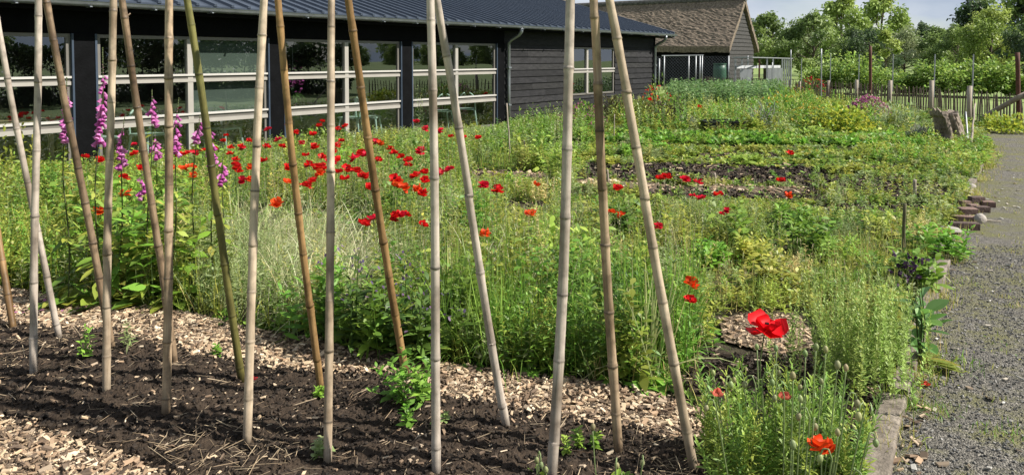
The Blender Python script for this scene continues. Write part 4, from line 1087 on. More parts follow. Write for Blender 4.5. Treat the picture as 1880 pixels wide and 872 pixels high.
# ---- pale feather grass, arching
g = Geo()
FE = [([(400,505),(560,585),(700,590),(690,470),(560,430),(410,440)],2300,.66),([(800,560),(1010,600),(1010,500),(820,480)],1300,.64),([(560,430),(690,470),(880,440),(780,380),(600,380)],300,.5)]
for poly, dn, h in FE:
    for c in sc_(poly, dn/85):
        n = int(rng.integers(45,80)); p = c + rng.normal(0,.035,(n,2)); az = rng.normal(rng.normal(.2,.9),1.0,n); l = rng.uniform(.3,1.05,n)
        d = np.stack([np.cos(az)*np.sin(l), np.sin(az)*np.sin(l), np.cos(l)],1)
        g.ribbon(np.column_stack([p,np.zeros(n)]), d, h*rng.uniform(.75,1.45,n), .0048, rng.uniform(.55,1.25,n)*(.35+.65*np.sin(l)), rng.uniform(-.6,.6,n), (.7,.9,1,1,1,.8,.6,.1), jit([(.56,.56,.32),(.46,.50,.24),(.62,.60,.38),(.30,.38,.14)],n))
stuff(g.build('feather_grass', M['leaf']), 'pale arching feather grass behind the straw cane', 'grass')

# ---- lush dark and bright clumps at the front rim of the bed
g = Geo()
p = sc_([(1040,690),(1180,712),(1270,690),(1290,600),(1120,570),(1050,600)], 230); herbs(g, p, .48, 22, .09, .02, pal('gkd',len(p)), .2, .5)
p = sc_([(1100,690),(1270,700),(1280,590),(1130,580)], 700); grass(g, p, .66, .008, pal('k',len(p)), .35, .6, 4)
p = sc_([(880,676),(1060,698),(1060,620),(880,610)], 260); herbs(g, p, .36, 20, .07, .016, pal('gk',len(p)), .22, .4)
p = sc_([(760,655),(1000,690),(990,560),(770,560)], 1500); grass(g, p, .60, .005, pal('kg',len(p)), .5, .7, 4)
for poly, dn, h in (([(780,660),(1240,725),(1280,600),(1150,540),(800,560)],3.2,.60),([(840,540),(1250,560),(1270,470),(860,450)],2.0,.44),([(1290,560),(1480,555),(1700,540),(1730,450),(1290,455)],3.0,.17),([(180,440),(420,440),(420,380),(200,380)],1.2,.5),([(1080,690),(1250,700),(1270,610),(1100,590)],5,.68)):
    for c in sc_(poly, dn):
        n = int(rng.integers(28,60)); q = c + rng.normal(0,.05,(n,2)); az = rng.uniform(0,6.28,n); l = np.abs(rng.normal(.1,.35,n)); d = np.stack([np.cos(az)*np.sin(l), np.sin(az)*np.sin(l), np.cos(l)],1)
        tone = np.array(((.17,.33,.05),(.24,.38,.07),(.30,.40,.10),(.40,.42,.18))[rng.integers(0,4)])
        g.ribbon(np.column_stack([q,np.zeros(n)]), d, h*rng.uniform(.6,1.25,n), .0085, rng.uniform(.3,1.1,n)*(.15+np.sin(l)), rng.uniform(-.6,.6,n), (.8,1,.95,.75,.45,.05), jit(tone,n,.2))
p = sc_([(820,665),(1230,728),(1220,690),(830,640)], 90); rosettes(g, p, 9, .13, .03, pal('k',len(p)), .7, .6)
p = sc_([(130,548),(330,572),(345,470),(130,440)], 34); herbs(g, p, .62, 18, .21, .085, pal('ygk',len(p)), .22, .35, prof=(.12,.5,1,.85,.4,.05), stem=.003)
p = sc_([(140,550),(325,570),(330,530),(140,510)], 26); rosettes(g, p, 10, .24, .085, pal('yk',len(p)), .7, .7)
p = sc_([(-250,510),(0,530),(150,550),(160,430),(-250,400)], 170); herbs(g, p, .30, 14, .07, .028, pal('yk',len(p)), .2, .5)
p = sc_([(-250,400),(160,430),(160,330),(-250,320)], 95); herbs(g, p, .42, 16, .085, .03, pal('yk',len(p)), .2, .5)
p = sc_([(330,572),(470,602),(520,560),(480,450),(320,450)], 240); herbs(g, p, .40, 40, .035, .006, pal('b',len(p)), .28, .5, taper=.2)
p = sc_([(0,530),(320,570),(330,520),(0,490)], 45); rosettes(g, p, 10, .17, .055, pal('yk',len(p)), .75, .6)
p = sc_([(470,604),(640,632),(660,570),(480,560)], 120); herbs(g, p, .34, 22, .06, .016, pal('gb',len(p)), .25, .4)
p = sc_([(1290,600),(1500,570),(1500,460),(1290,450)], 500); grass(g, p, .17, .004, pal('s',len(p)), .9, .5, 4)
p = sc_([(1500,660),(1690,580),(1740,452),(1500,450)], 900); grass(g, p, .24, .0035, pal('syb',len(p)), .45, .5, 4)
p = sc_([(1200,735),(1330,770),(1330,640),(1240,650)], 260); grass(g, p, .22, .005, pal('s',len(p)), .9, .5, 4)
stuff(g.build('rim_foliage', M['leaf']), 'lush foliage along the front rim of the wild bed', 'foliage')

# ---- mid and far crops, row by row
g = Geo()
p = sc_([(1340,268),(1700,272),(1700,252),(1340,250)], 40); rosettes(g, p, 12, .24, .08, pal('k',len(p))*1.15, .95, .4)
p = sc_([(1010,262),(1340,268),(1340,250),(1040,246)], 22); rosettes(g, p, 11, .26, .07, pal('k',len(p)), .95, .4)
p = sc_([(880,300),(1080,292),(1100,240),(900,240)], 26); herbs(g, p, .52, 22, .11, .035, pal('gkb',len(p)), .15, .5)
p = sc_([(680,280),(900,285),(900,232),(720,232)], 36); herbs(g, p, .5, 30, .07, .012, pal('b',len(p))*1.05, .15, .6, taper=.3)
p = sc_([(1100,245),(1500,250),(1500,205),(1130,205)], 16); herbs(g, p, .5, 20, .16, .045, pal('ykb',len(p)), .2, .6)
p = sc_([(1400,235),(1680,245),(1640,190),(1420,185)], 14); herbs(g, p, .55, 20, .16, .05, pal('yyk',len(p)), .2, .6)
p = sc_([(1170,300),(1700,325),(1740,290),(1200,268)], 26); rosettes(g, p, 8, .14, .05, pal('yg',len(p)), .7, .5)
p = sc_([(1450,420),(1740,440),(1780,330),(1500,330)], 40); herbs(g, p, .20, 14, .07, .022, pal('ygb',len(p)), .3, .4)
p = sc_([(1560,290),(1790,330),(1830,268),(1700,250)], 34); herbs(g, p, .22, 12, .12, .04, pal('yk',len(p)), .25, .5)
p = sc_([(1210,410),(1400,415),(1390,465),(1220,460)], 170); herbs(g, p, .36, 26, .05, .009, pal('by',len(p)), .25, .6)
p = sc_([(1225,205),(1440,208),(1440,186),(1230,186)], 26); herbs(g, p, .85, 26, .17, .09, jit([(.15,.25,.09),(.19,.29,.11),(.12,.22,.06)],len(p)), .12, .3)
stuff(g.build('vegetable_rows', M['leaf']), 'rows of low leafy vegetables across the far beds', 'vegetables')

# ---- pale seed heads on thin stems
g = Geo()
p = sc_([(760,640),(1300,640),(1740,450),(1500,330),(420,330),(420,520)], 40); n = len(p); px, py = proj(p)
herbs(g, p, hfield(p)*1.45, 12, .022, .006, jit([(.42,.40,.24),(.30,.33,.15)],n), .2, 1.0, t0=.72, stem=.0013, taper=.2)
stuff(g.build('grass_seed_heads', M['leaf']), 'thin pale grass seed heads above the meadow', 'grass')

EDGE = [(1600,860),(1648,720),(1660,700),(1703,560),(1748,450),(1772,390),(1800,330),(1832,270)]
# ---- weeds rooted in the gravel path and among chips
g = Geo()
for c, n, r, h in (((1730,670),150,.16,.10),((1720,755),70,.10,.05),((1840,790),70,.10,.04),((1660,740),110,.10,.09),((1690,700),60,.10,.05),((1760,520),60,.2,.04),((1850,640),40,.2,.03),((1700,450),90,.06,.1),((1780,300),160,.3,.12),((1760,470),80,.08,.12)):
    w = G(*c)[:2]; p = w + rng.normal(0, r*.6, (n,2)); grass(g, p, h, .004, pal('yk',n), .7, .4, 3)
ew = np.array([G(*e)[:2] for e in EDGE]); el_ = np.concatenate([[0],np.cumsum(np.linalg.norm(np.diff(ew,axis=0),axis=1))]); n = 9000
t_ = rng.uniform(0,el_[-1],n); keep_ = vnoise(t_, t_*0, 17, 1.4) + rng.normal(0,.2,n) > .22; t_ = t_[keep_]; n = len(t_)
p = np.column_stack([np.interp(t_,el_,ew[:,0]),np.interp(t_,el_,ew[:,1])]) + np.column_stack([np.abs(rng.normal(0,.10,n))-.03, rng.normal(0,.03,n)])
grass(g, p, .10, .0045, pal('ys',n), .7, .5, 3)
p = scatter(PATHW, 11); px, py = proj(p); k = (px < 2000) & (py > 235) & (py < 900); p = p[k]; m = vnoise(p[:,0],p[:,1],81,.5)
p = p[m > -.1]; p = (p[:,None] + rng.normal(0,.03,(len(p),14,2))).reshape(-1,2); grass(g, p, .035, .004, pal('ys',len(p)), .8, .3, 3)
stuff(g.build('path_weeds', M['leaf']), 'small grass tufts growing in the gravel path', 'weeds')

# ================================================================== SINGLE PLANTS
def bush(name, label, cat, px, py, w, h, cols, L_, Wd, n, flower=None, up=.4, group=None, stems=9, prof=(.2,1,.75,.05), depth=None, droop=.2, zmin=.02):
    b = G(px, py) if depth is None else np.array([D(px,py,depth)[0], depth, 0]); t = thing(name, label, cat, b, 0, group)
    g = Geo()
    for i in range(stems):
        a = i*2.4; r = w/2*rng.uniform(.2,.8); g.tube([(r*.15*math.cos(a),r*.15*math.sin(a),-.01),(r*.6*math.cos(a),r*.6*math.sin(a),h*.5),(r*math.cos(a),r*math.sin(a),h*.9)], (.006,.005,.002), 5)
    g.build('stems', M['bark'], t)
    g = Geo(); d = rand_dirs(n); d[:,2] = np.abs(d[:,2])*.95+zmin; rr = rng.uniform(.25,1,n)**.5
    lump = 1+.30*np.sin(d[:,0]*7+px)*np.sin(d[:,1]*6+py)+.15*np.sin(d[:,2]*9)
    P = d*(rr*lump)[:,None]*np.array([w/2,w/2,h*.95])
    dr = d + np.array([0,0,up]) + rng.normal(0,.5,(n,3))
    g.ribbon(P, dr, L_*rng.uniform(.6,1.3,n), Wd*rng.uniform(.7,1.3,n), droop, rng.normal(0,.6,n), prof, jit(cols,n,.25)); g.build('foliage', M['leaf'], t)
    if flower:
        fc, fn_, fs = flower; g = Geo(); d = rand_dirs(fn_); d[:,2] = np.abs(d[:,2])*.8+.3; P = d/np.linalg.norm(d,axis=1)[:,None]*np.array([w/2,w/2,h])*rng.uniform(.85,1.12,(fn_,1))
        for q in range(4): g.ribbon(P, rand_dirs(fn_)+[0,0,.3], fs, fs*.7, .1, rng.uniform(-1,1,fn_), (.4,1,.7,.1), jit(fc,fn_,.2))
        g.build('blossom', M['petal'], t)
    return t
K_, Y_ = PAL['k'], PAL['y']
bush('lady_mantle','rounded yellow-green bush beside the pink flowers','shrub',1543,247,1.35,.55,[(.32,.40,.05),(.40,.45,.06),(.18,.28,.05)],.10,.07,1500,([(.50,.50,.06)],220,.04))
bush('catmint','pink-purple flowering bush in front of the rusty post','flowering plant',1594,226,1.05,.66,PAL['b'],.09,.03,900,([(.38,.10,.24),(.32,.09,.21),(.45,.18,.29)],260,.055))
bush('lavender_bush','pale silvery green bush right of the pink flowers','shrub',1648,238,1.2,.52,[(.30,.38,.19),(.36,.43,.23),(.22,.30,.13)],.13,.016,1700)
bush('silver_plant','sprawling grey-leaved plant left of the tree stump','plant',1690,256,.6,.22,[(.26,.27,.22),(.20,.22,.16)],.10,.02,600)
bush('yellow_shrub','low yellow-leaved shrub at the end of the gravel path','shrub',1843,244,1.2,.34,[(.36,.42,.05),(.46,.49,.07),(.20,.29,.05)],.09,.05,1200,depth=17.2)
bush('golden_shrub','lime yellow bush behind the right cane tripod','shrub',1170,232,1.0,.66,[(.22,.26,.05),(.17,.22,.04)],.11,.03,900)
bush('red_leaved_shrub','dark reddish brown leaved bush left of the black tub','shrub',1222,232,1.3,.62,[(.09,.06,.035),(.07,.075,.03),(.10,.12,.04)],.10,.04,1000)
bush('pink_shrub','dusky pink flowering bush below the small barn window','flowering plant',1066,240,1.2,.60,PAL['g'],.11,.035,800,([(.36,.12,.20),(.30,.11,.17)],130,.04))
bush('bronze_shrub','bronze leaved bush behind the middle tripod cane','shrub',1130,226,.9,.62,[(.10,.085,.04),(.12,.13,.045)],.11,.04,900)
bush('lily_clump','orange-red lilies in front of the building corner','lily',1206,214,.9,.95,PAL['g'],.16,.025,420,([(.60,.09,.03),(.5,.06,.03)],26,.07))
bush('yellow_flowers','yellow daisy like flowers standing before the poultry run','flowering plant',1445,232,2.0,.80,PAL['k'],.12,.03,1500,([(.50,.40,.05),(.55,.36,.06)],55,.05))
bush('red_flower_clump','deep red flowers at the left end of the paling fence','flowering plant',1490,178,1.6,.75,PAL['g'],.16,.05,700,([(.40,.02,.03)],60,.09))
bush('grey_thistle','pale grey foliage plant in front of yellow flowers','plant',1398,240,.9,.6,[(.28,.31,.24),(.2,.24,.15)],.12,.02,500)
bush('grey_artemisia','small silvery plant right of the reddish bush','plant',1262,236,.55,.3,[(.27,.30,.22),(.2,.24,.15)],.1,.02,400)
for i,(px_,w_,h_,dd,lb) in enumerate(((1507,2.0,1.05,37,'leafy bush farthest left behind the fence'),(1560,2.6,1.6,36,'tall leafy bush behind the rusty post'),(1615,2.9,1.05,35,'leafy bush right of the rusty post behind the fence'),(1672,1.5,.72,34.5,'lowest leafy bush behind the fence'),
        (1722,2.0,1.3,34,'leafy bush behind the middle fence post'),(1768,2.7,1.12,33,'leafy bush right of the middle fence post'),(1825,2.0,1.36,32.5,'leafy bush behind the right stretch of fence'),(1885,1.8,.9,32,'leafy bush at the right edge behind the fence'))):
    bush('fruit_bush', lb, 'shrub', px_, 140, w_, h_, [(.20,.31,.06),(.25,.36,.07),(.31,.41,.085),(.13,.21,.045)], .17, .09, 2600, group='leafy bushes behind the fence', depth=dd, up=-.15, zmin=.3, droop=.35)

# tall wispy weeds by the wall
def sprig(name, label, px, py, ytop, n, spread, L_, Wd, cols, K=20, m=None):
    b = G(px, py); h = D(px, ytop, b[1])[2]; g = Geo(); p = np.clip(rng.normal(0, spread, (n,2)),-1.2*spread,1.2*spread); herbs(g, p, h*.95, K, L_, Wd, jit(cols,n), .10, .8)
    o = g.build(name, M['leaf']); o.location = b; return tag(o, label, 'weed')
sprig('tall_weed','tall wispy weed growing against the wall right of the downpipe',1000,282,196,14,.22,.11,.022,PAL['kb' [0]]+PAL['b'])
sprig('tall_weed','wide leafy weed clump just right of the slender cane',972,284,200,10,.18,.14,.035,PAL['g'])
sprig('tall_weed','thin tall weed in front of the post left of the first bay',772,250,150,7,.12,.09,.02,PAL['b'])
sprig('tall_weed','leafy weed standing before the leftmost window',28,380,226,8,.12,.13,.045,PAL['y'])

# ---- foxgloves
def foxglove(px, py, ytop, ybot, label, lean=0., dens=1.0, tipx=None, shade=0):
    b = G(px, py); d0 = b[1]; zt = D(px,ytop,d0)[2]; zb = D(px,ybot,d0)[2]; t = thing('foxglove', label, 'foxglove', b, 0, 'purple foxgloves')
    dx = 0 if tipx is None else D(tipx,ytop,d0)[0]-b[0]
    S_ = lambda z: np.array([dx*(z/zt)**1.5 + .012*math.sin(z*6+px), .01*math.sin(z*5), z])
    g = Geo(); zs = np.linspace(-.01, zt, 14); g.tube([S_(z) for z in zs], np.interp(zs,[0,zt],[.007,.0022]), 7, (.10,.12,.045)); g.build('stem', M['leaf'], t, smooth=True)
    g = Geo(); n = int((zb-.12)/.045); zz = rng.uniform(.10, max(.2,zb-.02), n*2); a = rng.uniform(0,6.28,len(zz)); el = rng.normal(.1,.3,len(zz))
    P = np.array([S_(z) for z in zz]); g.ribbon(P, np.stack([np.cos(a)*np.cos(el),np.sin(a)*np.cos(el),np.sin(el)],1), .05+.14*(1-zz/zb)**1.2, .018+.045*(1-zz/zb), .35, rng.normal(0,.3,len(zz)), (.15,.6,1,.75,.05), jit(PAL['g']+PAL['y'],len(zz)), cup=.2)
    K=16; a = rng.uniform(0,6.28,K); el = rng.uniform(.25,1.0,K)
    g.ribbon(np.zeros((K,3)), np.stack([np.cos(a)*np.cos(el),np.sin(a)*np.cos(el),np.sin(el)],1), rng.uniform(.2,.36,K), rng.uniform(.07,.11,K), .5, rng.normal(0,.3,K), (.12,.3,.8,1,.75,.05), jit(PAL['y']+PAL['g'],K), cup=.25)
    g.build('leaves', M['leaf'], t)
    # bells
    g = Geo(); z = zb; i = 0; top_open = zb + (zt-zb)*.72
    base_c = np.array([(.50,.15,.38),(.58,.23,.46),(.40,.09,.30)])
    while z < zt:
        f = (z-zb)/(zt-zb); p = S_(z)
        for q in range(2 if f < .4 else 1):
            a = rng.normal(-1.0, 1.15) if rng.uniform() < .8 else rng.uniform(0,6.28)
            if z < top_open:
                L_ = .046*(1-.55*f)*rng.uniform(.85,1.1); r = .0135*(1-.5*f)
                ax = np.array([math.cos(a)*.62, math.sin(a)*.62, -.78]); c = base_c[rng.integers(0,3)]*rng.uniform(.8,1.2)
                st = p + np.array([math.cos(a),math.sin(a),0])*.008
                cc = np.array([c*.9+[.02,.03,.0], c, c, c*1.15, c*1.25])
                g.tube([st, st+ax*L_*.25, st+ax*L_*.6, st+ax*L_*.9, st+ax*L_*1.02], (r*.35,r*.75,r*.95,r*1.1,r*1.35), 8, cc, cap=False)
            else:
                L_ = .014*(1.3-f); g.tube([p, p+np.array([math.cos(a)*.8,math.sin(a)*.8,-.2])*L_], (.005,.003), 5, (.13,.17,.06) if f > .82 else (.24,.13,.17))
        z += (.0155+.006*(1-f))/dens*rng.uniform(.85,1.15); i += 1
    g.build('flower_spike', M['petal'], t, smooth=True); return t
foxglove(125,560,142,250,'foxglove half hidden behind the leftmost brown cane',tipx=118)
foxglove(176,566,88,258,'tallest foxglove, with a curved green tip in front of the dark post',tipx=190)
foxglove(218,556,214,300,'foxglove spike right of the smooth straw cane',tipx=231)
foxglove(272,560,165,222,'foxglove with a short spike left of the mottled tan cane',tipx=281)
foxglove(262,545,310,356,'low foxglove spike between the dark brown and straw canes',tipx=262)
foxglove(318,560,180,276,'foxglove with a long spike right of the mottled tan cane',tipx=329)
foxglove(352,545,212,252,'foxglove with a broad short spike left of the green cane',tipx=364)
foxglove(392,548,222,296,'foxglove half hidden behind the green cane',tipx=386)
foxglove(408,540,284,330,'small foxglove spike right of the green cane',tipx=413)
foxglove(286,540,238,282,'pale foxglove spike behind the dark brown cane',tipx=287)

# ---- comfrey with dusky flowers
def comfrey(px, py, ytop, label):
    b = G(px, py); h = D(px,ytop,b[1])[2]; t = thing('comfrey', label, 'plant', b, 0, 'comfrey plants at the rim of the bed')
    g = Geo(); p = rng.normal(0,.11,(15,2)); herbs(g, p, h*.95, 16, .17, .055, jit(PAL['d']+PAL['g'],15), .25, .35, taper=.55, prof=(.15,.7,1,.8,.4,.05), stem=.006); g.build('foliage', M['leaf'], t)
    g = Geo(); n = 60; P = np.column_stack([rng.normal(0,.15,(n,2)), h*rng.uniform(.85,1.08,n)]); g.ribbon(P, rand_dirs(n)-[0,0,.6], .022, .014, 0, 0, (.5,1,.9,.5), jit([(.10,.07,.14),(.16,.10,.18)],n)); g.build('blossom', M['petal'], t)
comfrey(668,632,478,'broad leaved comfrey with dusky flowers left of the thick golden cane')
comfrey(720,648,520,'dark leafy comfrey directly behind the thick golden cane base')
comfrey(790,655,560,'leafy comfrey behind the middle grey cane')

# ---- sage green mugwort and the purple flowered plant by the path
def clump(name, label, cat, px, py, n, spread, h, K, L_, Wd, cols, lean=.2, up=.8, taper=.4, **kw):
    b = G(px, py); g = Geo(); p = rng.normal(0,spread,(n,2)); herbs(g, p, h, K, L_, Wd, jit(cols,n,.15), lean, up, taper=taper, **kw); o = g.build(name, M['leaf']); o.location = b; return tag(o, label, cat)
clump('mugwort','feathery sage green plant between the red poppy and the path','plant',1560,708,95,.13,.52,95,.034,.009,[(.33,.44,.11),(.38,.48,.14),(.26,.36,.08)],lean=.2,up=.75)
clump('mugwort','smaller feathery sage green plant close to the path board','plant',1625,690,40,.07,.40,70,.034,.009,[(.32,.43,.11),(.26,.36,.08)],lean=.2)
b = G(1690,672); t = thing('columbine','big leaved plant with dark purple flowers leaning over the path','plant',b)
g = Geo(); K=26; a = rng.uniform(-2.6,2.4,K); el = rng.uniform(.15,.95,K)
zs_ = rng.uniform(.05,.38,K)
g.ribbon(np.column_stack([np.zeros((K,2)),zs_]), np.stack([np.cos(a)*np.cos(el),np.sin(a)*np.cos(el),np.sin(el)],1), rng.uniform(.13,.24,K), rng.uniform(.05,.08,K), .28, rng.normal(0,.3,K), (.12,.45,.9,1,.7,.05), jit([(.12,.25,.06),(.17,.31,.07),(.10,.20,.055)],K), cup=.3)
K=6; a = rng.uniform(-1,1,K); g.ribbon(np.column_stack([np.zeros((K,2)),np.full(K,.04)]), np.stack([np.cos(a),np.sin(a),0*a+.1],1), .2, .07, .2, 0, (.12,.45,.9,1,.7,.05), jit([(.24,.24,.03),(.16,.2,.03)],K), cup=.3)
g.build('leaves', M['leaf'], t)
g = Geo()
for (x,y,h) in ((0,0,.60),(-.05,.02,.52),(.03,-.02,.46),(-.03,-.03,.40)): g.tube([(0,0,0),(x*.5,y*.5,h*.5),(x-.05,y,h)], (.005,.004,.002), 5, (.09,.13,.04))
g.build('stem', M['leaf'], t)
g = Geo(); n=26; P = np.column_stack([rng.normal(-.07,.04,n),rng.normal(0,.04,n),rng.uniform(.42,.62,n)])
for q in range(4): g.ribbon(P, rand_dirs(n)-[0,0,.5], .022, .016, 0, rng.uniform(-1,1,n), (.4,1,.8,.2), jit([(.035,.018,.04),(.06,.03,.065)],n))
g.build('blossom', M['petal'], t)

# ---- seedlings on the bed
def seedling(px, py, n, spread, h, L_, Wd, label, cols=PAL['k'], K=14):
    b = G(px, py); g = Geo(); herbs(g, np.clip(rng.normal(0,spread,(n,2)),-1.3*spread,1.3*spread), h, K, L_, Wd, jit(np.array(cols)*1.2,n,.15), .3, .35, taper=.3, prof=(.15,.8,1,.6,.05)); o = g.build('seedling', M['leaf']); o.location = (b[0],b[1],float(bz(b[0],b[1]))); return tag(o, label, 'seedling', 'seedlings on the dark bed')
seedling(757,752,13,.045,.23,.068,.028,'biggest bright leafy seedling beside the thick golden cane base',K=18)
seedling(745,790,3,.02,.10,.045,.024,'small light green offshoot in front of the biggest seedling')
seedling(589,735,3,.012,.06,.035,.02,'tiny seedling at the base of the thin golden cane')
seedling(588,842,5,.02,.07,.04,.024,'bluish seedling left of the straw cane base',PAL['b'])
seedling(160,668,4,.025,.13,.05,.018,'wispy seedling between two front canes at the left')
seedling(238,655,4,.02,.13,.045,.012,'thin grey-green seedling right of the second front cane',PAL['b'])
seedling(395,655,4,.02,.06,.04,.02,'low seedling left of the green cane base')
seedling(1050,835,6,.03,.07,.035,.018,'low dark seedling between the tripod legs',PAL['g'])
seedling(1090,830,4,.03,.06,.03,.02,'clover like seedling beside the middle tripod leg',PAL['g'])
seedling(815,800,4,.03,.06,.03,.018,'sparse seedling right of the middle grey cane',PAL['b'])

# ================================================================== POPPIES
def petals(g, c, size, cols, up=.5, n=5, tilt=None):
    a = np.arange(n)/n*2*np.pi + rng.uniform(0,1) + rng.normal(0,.15,n); el = up + rng.normal(0,.18,n)
    dr = np.stack([np.cos(a)*np.cos(el),np.sin(a)*np.cos(el),np.sin(el)],1)
    if tilt is not None:
        m = Matrix.Rotation(tilt[0],3,'X') @ Matrix.Rotation(tilt[1],3,'Y'); dr = dr @ np.array(m).T
    size = size*rng.uniform(1.12,1.5); g.ribbon(np.tile(c,(n,1)), dr, size*rng.uniform(.85,1.1,n), size*1.35, .12, rng.normal(0,.22,n), (.22,.75,1.02,1.0,.72), jit(cols,n,.15,.03), cup=.38, bow=-.12)
RED = [(.62,.012,.010),(.55,.010,.012)]; ORG = [(.66,.055,.010),(.70,.085,.015)]; CRIM = [(.52,.008,.025),(.58,.012,.04)]
def poppy_proto(label, cols, seed):
    t = thing('poppy', label, 'poppy'); g = Geo(); lean = rng.normal(0,.05,2)
    g.tube([(0,0,0),(lean[0]*.2,lean[1]*.2,.25),(lean[0],lean[1],.52),(lean[0]*1.2,lean[1]*1.2,.62)], (.0028,.0024,.002,.002), 5, (.12,.19,.06)); g.build('stem', M['leaf'], t)
    g = Geo(); c = np.array([lean[0]*1.2,lean[1]*1.2,.615]); tl = rng.normal(0,.55,2)
    petals(g, c, .044, cols, rng.uniform(.2,.75), 5, tl); petals(g, c, .036, cols, .9, 3, tl); fl_ = g.build('petals', M['petal'], t, smooth=True)
    g = Geo(); g.tube([c, c+[0,0,.012]], (.006,.007), 7, (.012,.014,.01)); g.build('seed_head', M['leaf'], t)
    return t
def at_crop(lst, ox, oy=0, s=.5047): return [(ox+a*s, oy+b*s) for a,b in lst]
DR = at_crop([(65,470),(102,508),(135,455),(225,490),(250,455),(262,442),(318,468),(345,458),(186,518),(60,532),(115,535),(235,530),(330,513),(314,527),(47,587),(200,565),(260,570),(315,580),(378,573),(405,553),(398,560),(455,515),(465,580),(510,540),(522,555),(548,570),(572,583),(570,600),(620,547),(250,605),(266,605),(320,625),(350,612),(366,620),(386,620),(410,638),(342,650),(222,657),(203,672),(138,605),(150,612),(215,598),(524,650),(436,683),(290,590),(165,480),(420,560),(300,545)],460)
DO = at_crop([(138,662),(530,675),(540,668),(555,680),(607,682),(95,740),(3,607),(3,652),(470,520),(255,628)],460)
RT = at_crop([(602,442),(637,467),(690,475),(762,470),(728,497),(775,502),(828,502),(600,637),(632,627),(633,655),(683,628),(725,616),(628,700),(848,670),(897,688)],460)
CL = at_crop([(420,815),(408,806),(447,793),(518,800),(530,778),(548,777),(565,780),(627,816)],460)
FX = at_crop([(487,524),(490,557),(365,577),(310,572),(615,508),(660,560),(683,556),(703,556),(452,642),(510,607),(780,540),(740,548)],0)
FO = at_crop([(620,603),(665,612),(692,607),(704,607),(702,638),(358,757),(470,700),(455,700),(650,567)],0)
FR = at_crop([(812,510),(822,493),(835,558),(860,578),(880,530),(884,540),(905,510),(863,607),(888,652),(912,652),(915,607),(840,535),(870,620),(855,600)],0)
GRP = [(DR,RED,'red poppy in the dense drift between the canes before the windows','poppies in the dense drift',.62),
       (DO,ORG,'orange-red poppy in the drift between the canes before the windows','orange poppies in the drift',.60),
       (RT,RED,'red poppy in the thin scatter on both sides of the paired middle canes','poppies by the paired middle canes',.60),
       (CL,RED,'red poppy in the low row behind the thick golden cane','poppies behind the thick golden cane',.55),
       (FX,RED,'red poppy among the foxgloves at the left','poppies among the foxgloves',.62),
       (FO,ORG,'orange-red poppy among the foxgloves at the left','orange poppies among the foxgloves',.60),
       (FR,RED,'red poppy between the green cane and the next straw cane','poppies right of the green cane',.62)]
PR = {}
for key, cols in (('r',RED),('o',ORG),('c',CRIM)): PR[key] = [poppy_proto('red poppy', cols, i) for i in range(5)]
used = set()
def put_poppy(key, px, py, h, label, group, big=1.0):
    pr = PR[key][rng.integers(0,5)]; sc = h/.62*rng.uniform(.94,1.08); z = .62*sc; p = D(px,py,1.); d = ray(px,py); tt = (z-HC)/d[2]
    loc = (d[0]*tt, d[1]*tt, 0); rz = rng.uniform(0,6.28)
    if pr.name not in used: used.add(pr.name); o = pr; o.location = loc; o.rotation_euler.z = rz; o.scale = (sc,)*3; o['label'] = label; o['group'] = group
    else: o = dup(pr, loc, rz, sc, label, group)
    # keep the bloom (not the root) where the photo has it
    off = np.array(o.children[0].data.vertices[16].co)*sc; c, s_ = math.cos(rz), math.sin(rz)
    o.location.x -= c*off[0]-s_*off[1]; o.location.y -= s_*off[0]+c*off[1]
    if big != 1:
        for ch_ in o.children:
            if ch_.name.startswith(('petals','seed_head')):
                m = ch_.data.copy(); c0 = np.array([v.co for v in ch_.data.vertices]).mean(0)*[1,1,0]+[0,0,.615]; ch_.data = m
                for v in m.vertices: v.co = Vector(c0) + (v.co-Vector(c0))*big
    return o
for lst, cols, lb, gr, h in GRP:
    for (px_, py_) in lst: put_poppy('o' if cols is ORG else ('r' if rng.uniform() < .75 else 'c'), px_, py_, h, lb, gr, .78 if lst in (FX,FO,FR) else (.85 if lst is CL else 1.0))
SING = [('r',1213,329,.42,'red poppy, left of the pair beside the right tripod leg',1.2),('r',1224,326,.44,'red poppy, right of the pair beside the right tripod leg',1.1),
 ('c',1259,328,.42,'crimson poppy, left of the two above the bare soil row',1.25),('c',1282,333,.42,'crimson poppy, right of the two above the bare soil row',1.1),
 ('r',1318,358,.40,'red poppy standing alone above pale grass right of the tripod',1.2),('r',1134,347,.42,'red poppy just right of the middle tripod cane',1.1),
 ('o',975,392,.42,'orange-red poppy alone in grass left of the thick grey cane',1.2),('o',984,339,.45,'small orange poppy left of the thick grey cane',.8),
 ('c',1272,359,.38,'faded pink-red poppy low in pale grass, left one',1.0),('c',1286,363,.38,'faded pink-red poppy low in pale grass, right one',1.0),
 ('c',1325,391,.36,'small crimson poppy in pale grass, lower one',.8),('c',1336,385,.36,'small crimson poppy in pale grass, upper one',.8),
 ('c',1209,414,.38,'dark crimson poppy right of the leaning tripod leg',1.0),('o',1124,389,.36,'blurred orange poppy right of the middle tripod leg',1.0),('o',1140,393,.36,'blurred orange poppy farther right of the middle tripod leg',1.0),
 ('o',891,426,.42,'orange poppy right of the leaning middle cane',1.0),('r',1451,281,.40,'red poppy in the far bed in line with the black tub',1.2),('r',1434,333,.36,'red poppy by the end of the bare soil row',1.2),('o',1449,357,.34,'orange poppy below the end of the bare soil row',1.1),
 ('r',1193,183,.6,'far red poppy beside the building corner',1.0),('r',1285,196,.5,'far orange-red poppy above the black tub',1.2),
 ('o',1268,519,.48,'small orange-red poppy in dense green right of the tripod',.8),('r',1267,549,.42,'half open red poppy in dense green right of the tripod',.7)]
for (k_,px_,py_,h,lb,bg_) in SING: bg_ *= 1.3; put_poppy(k_,px_,py_,h,lb,'scattered poppies on the right',bg_)
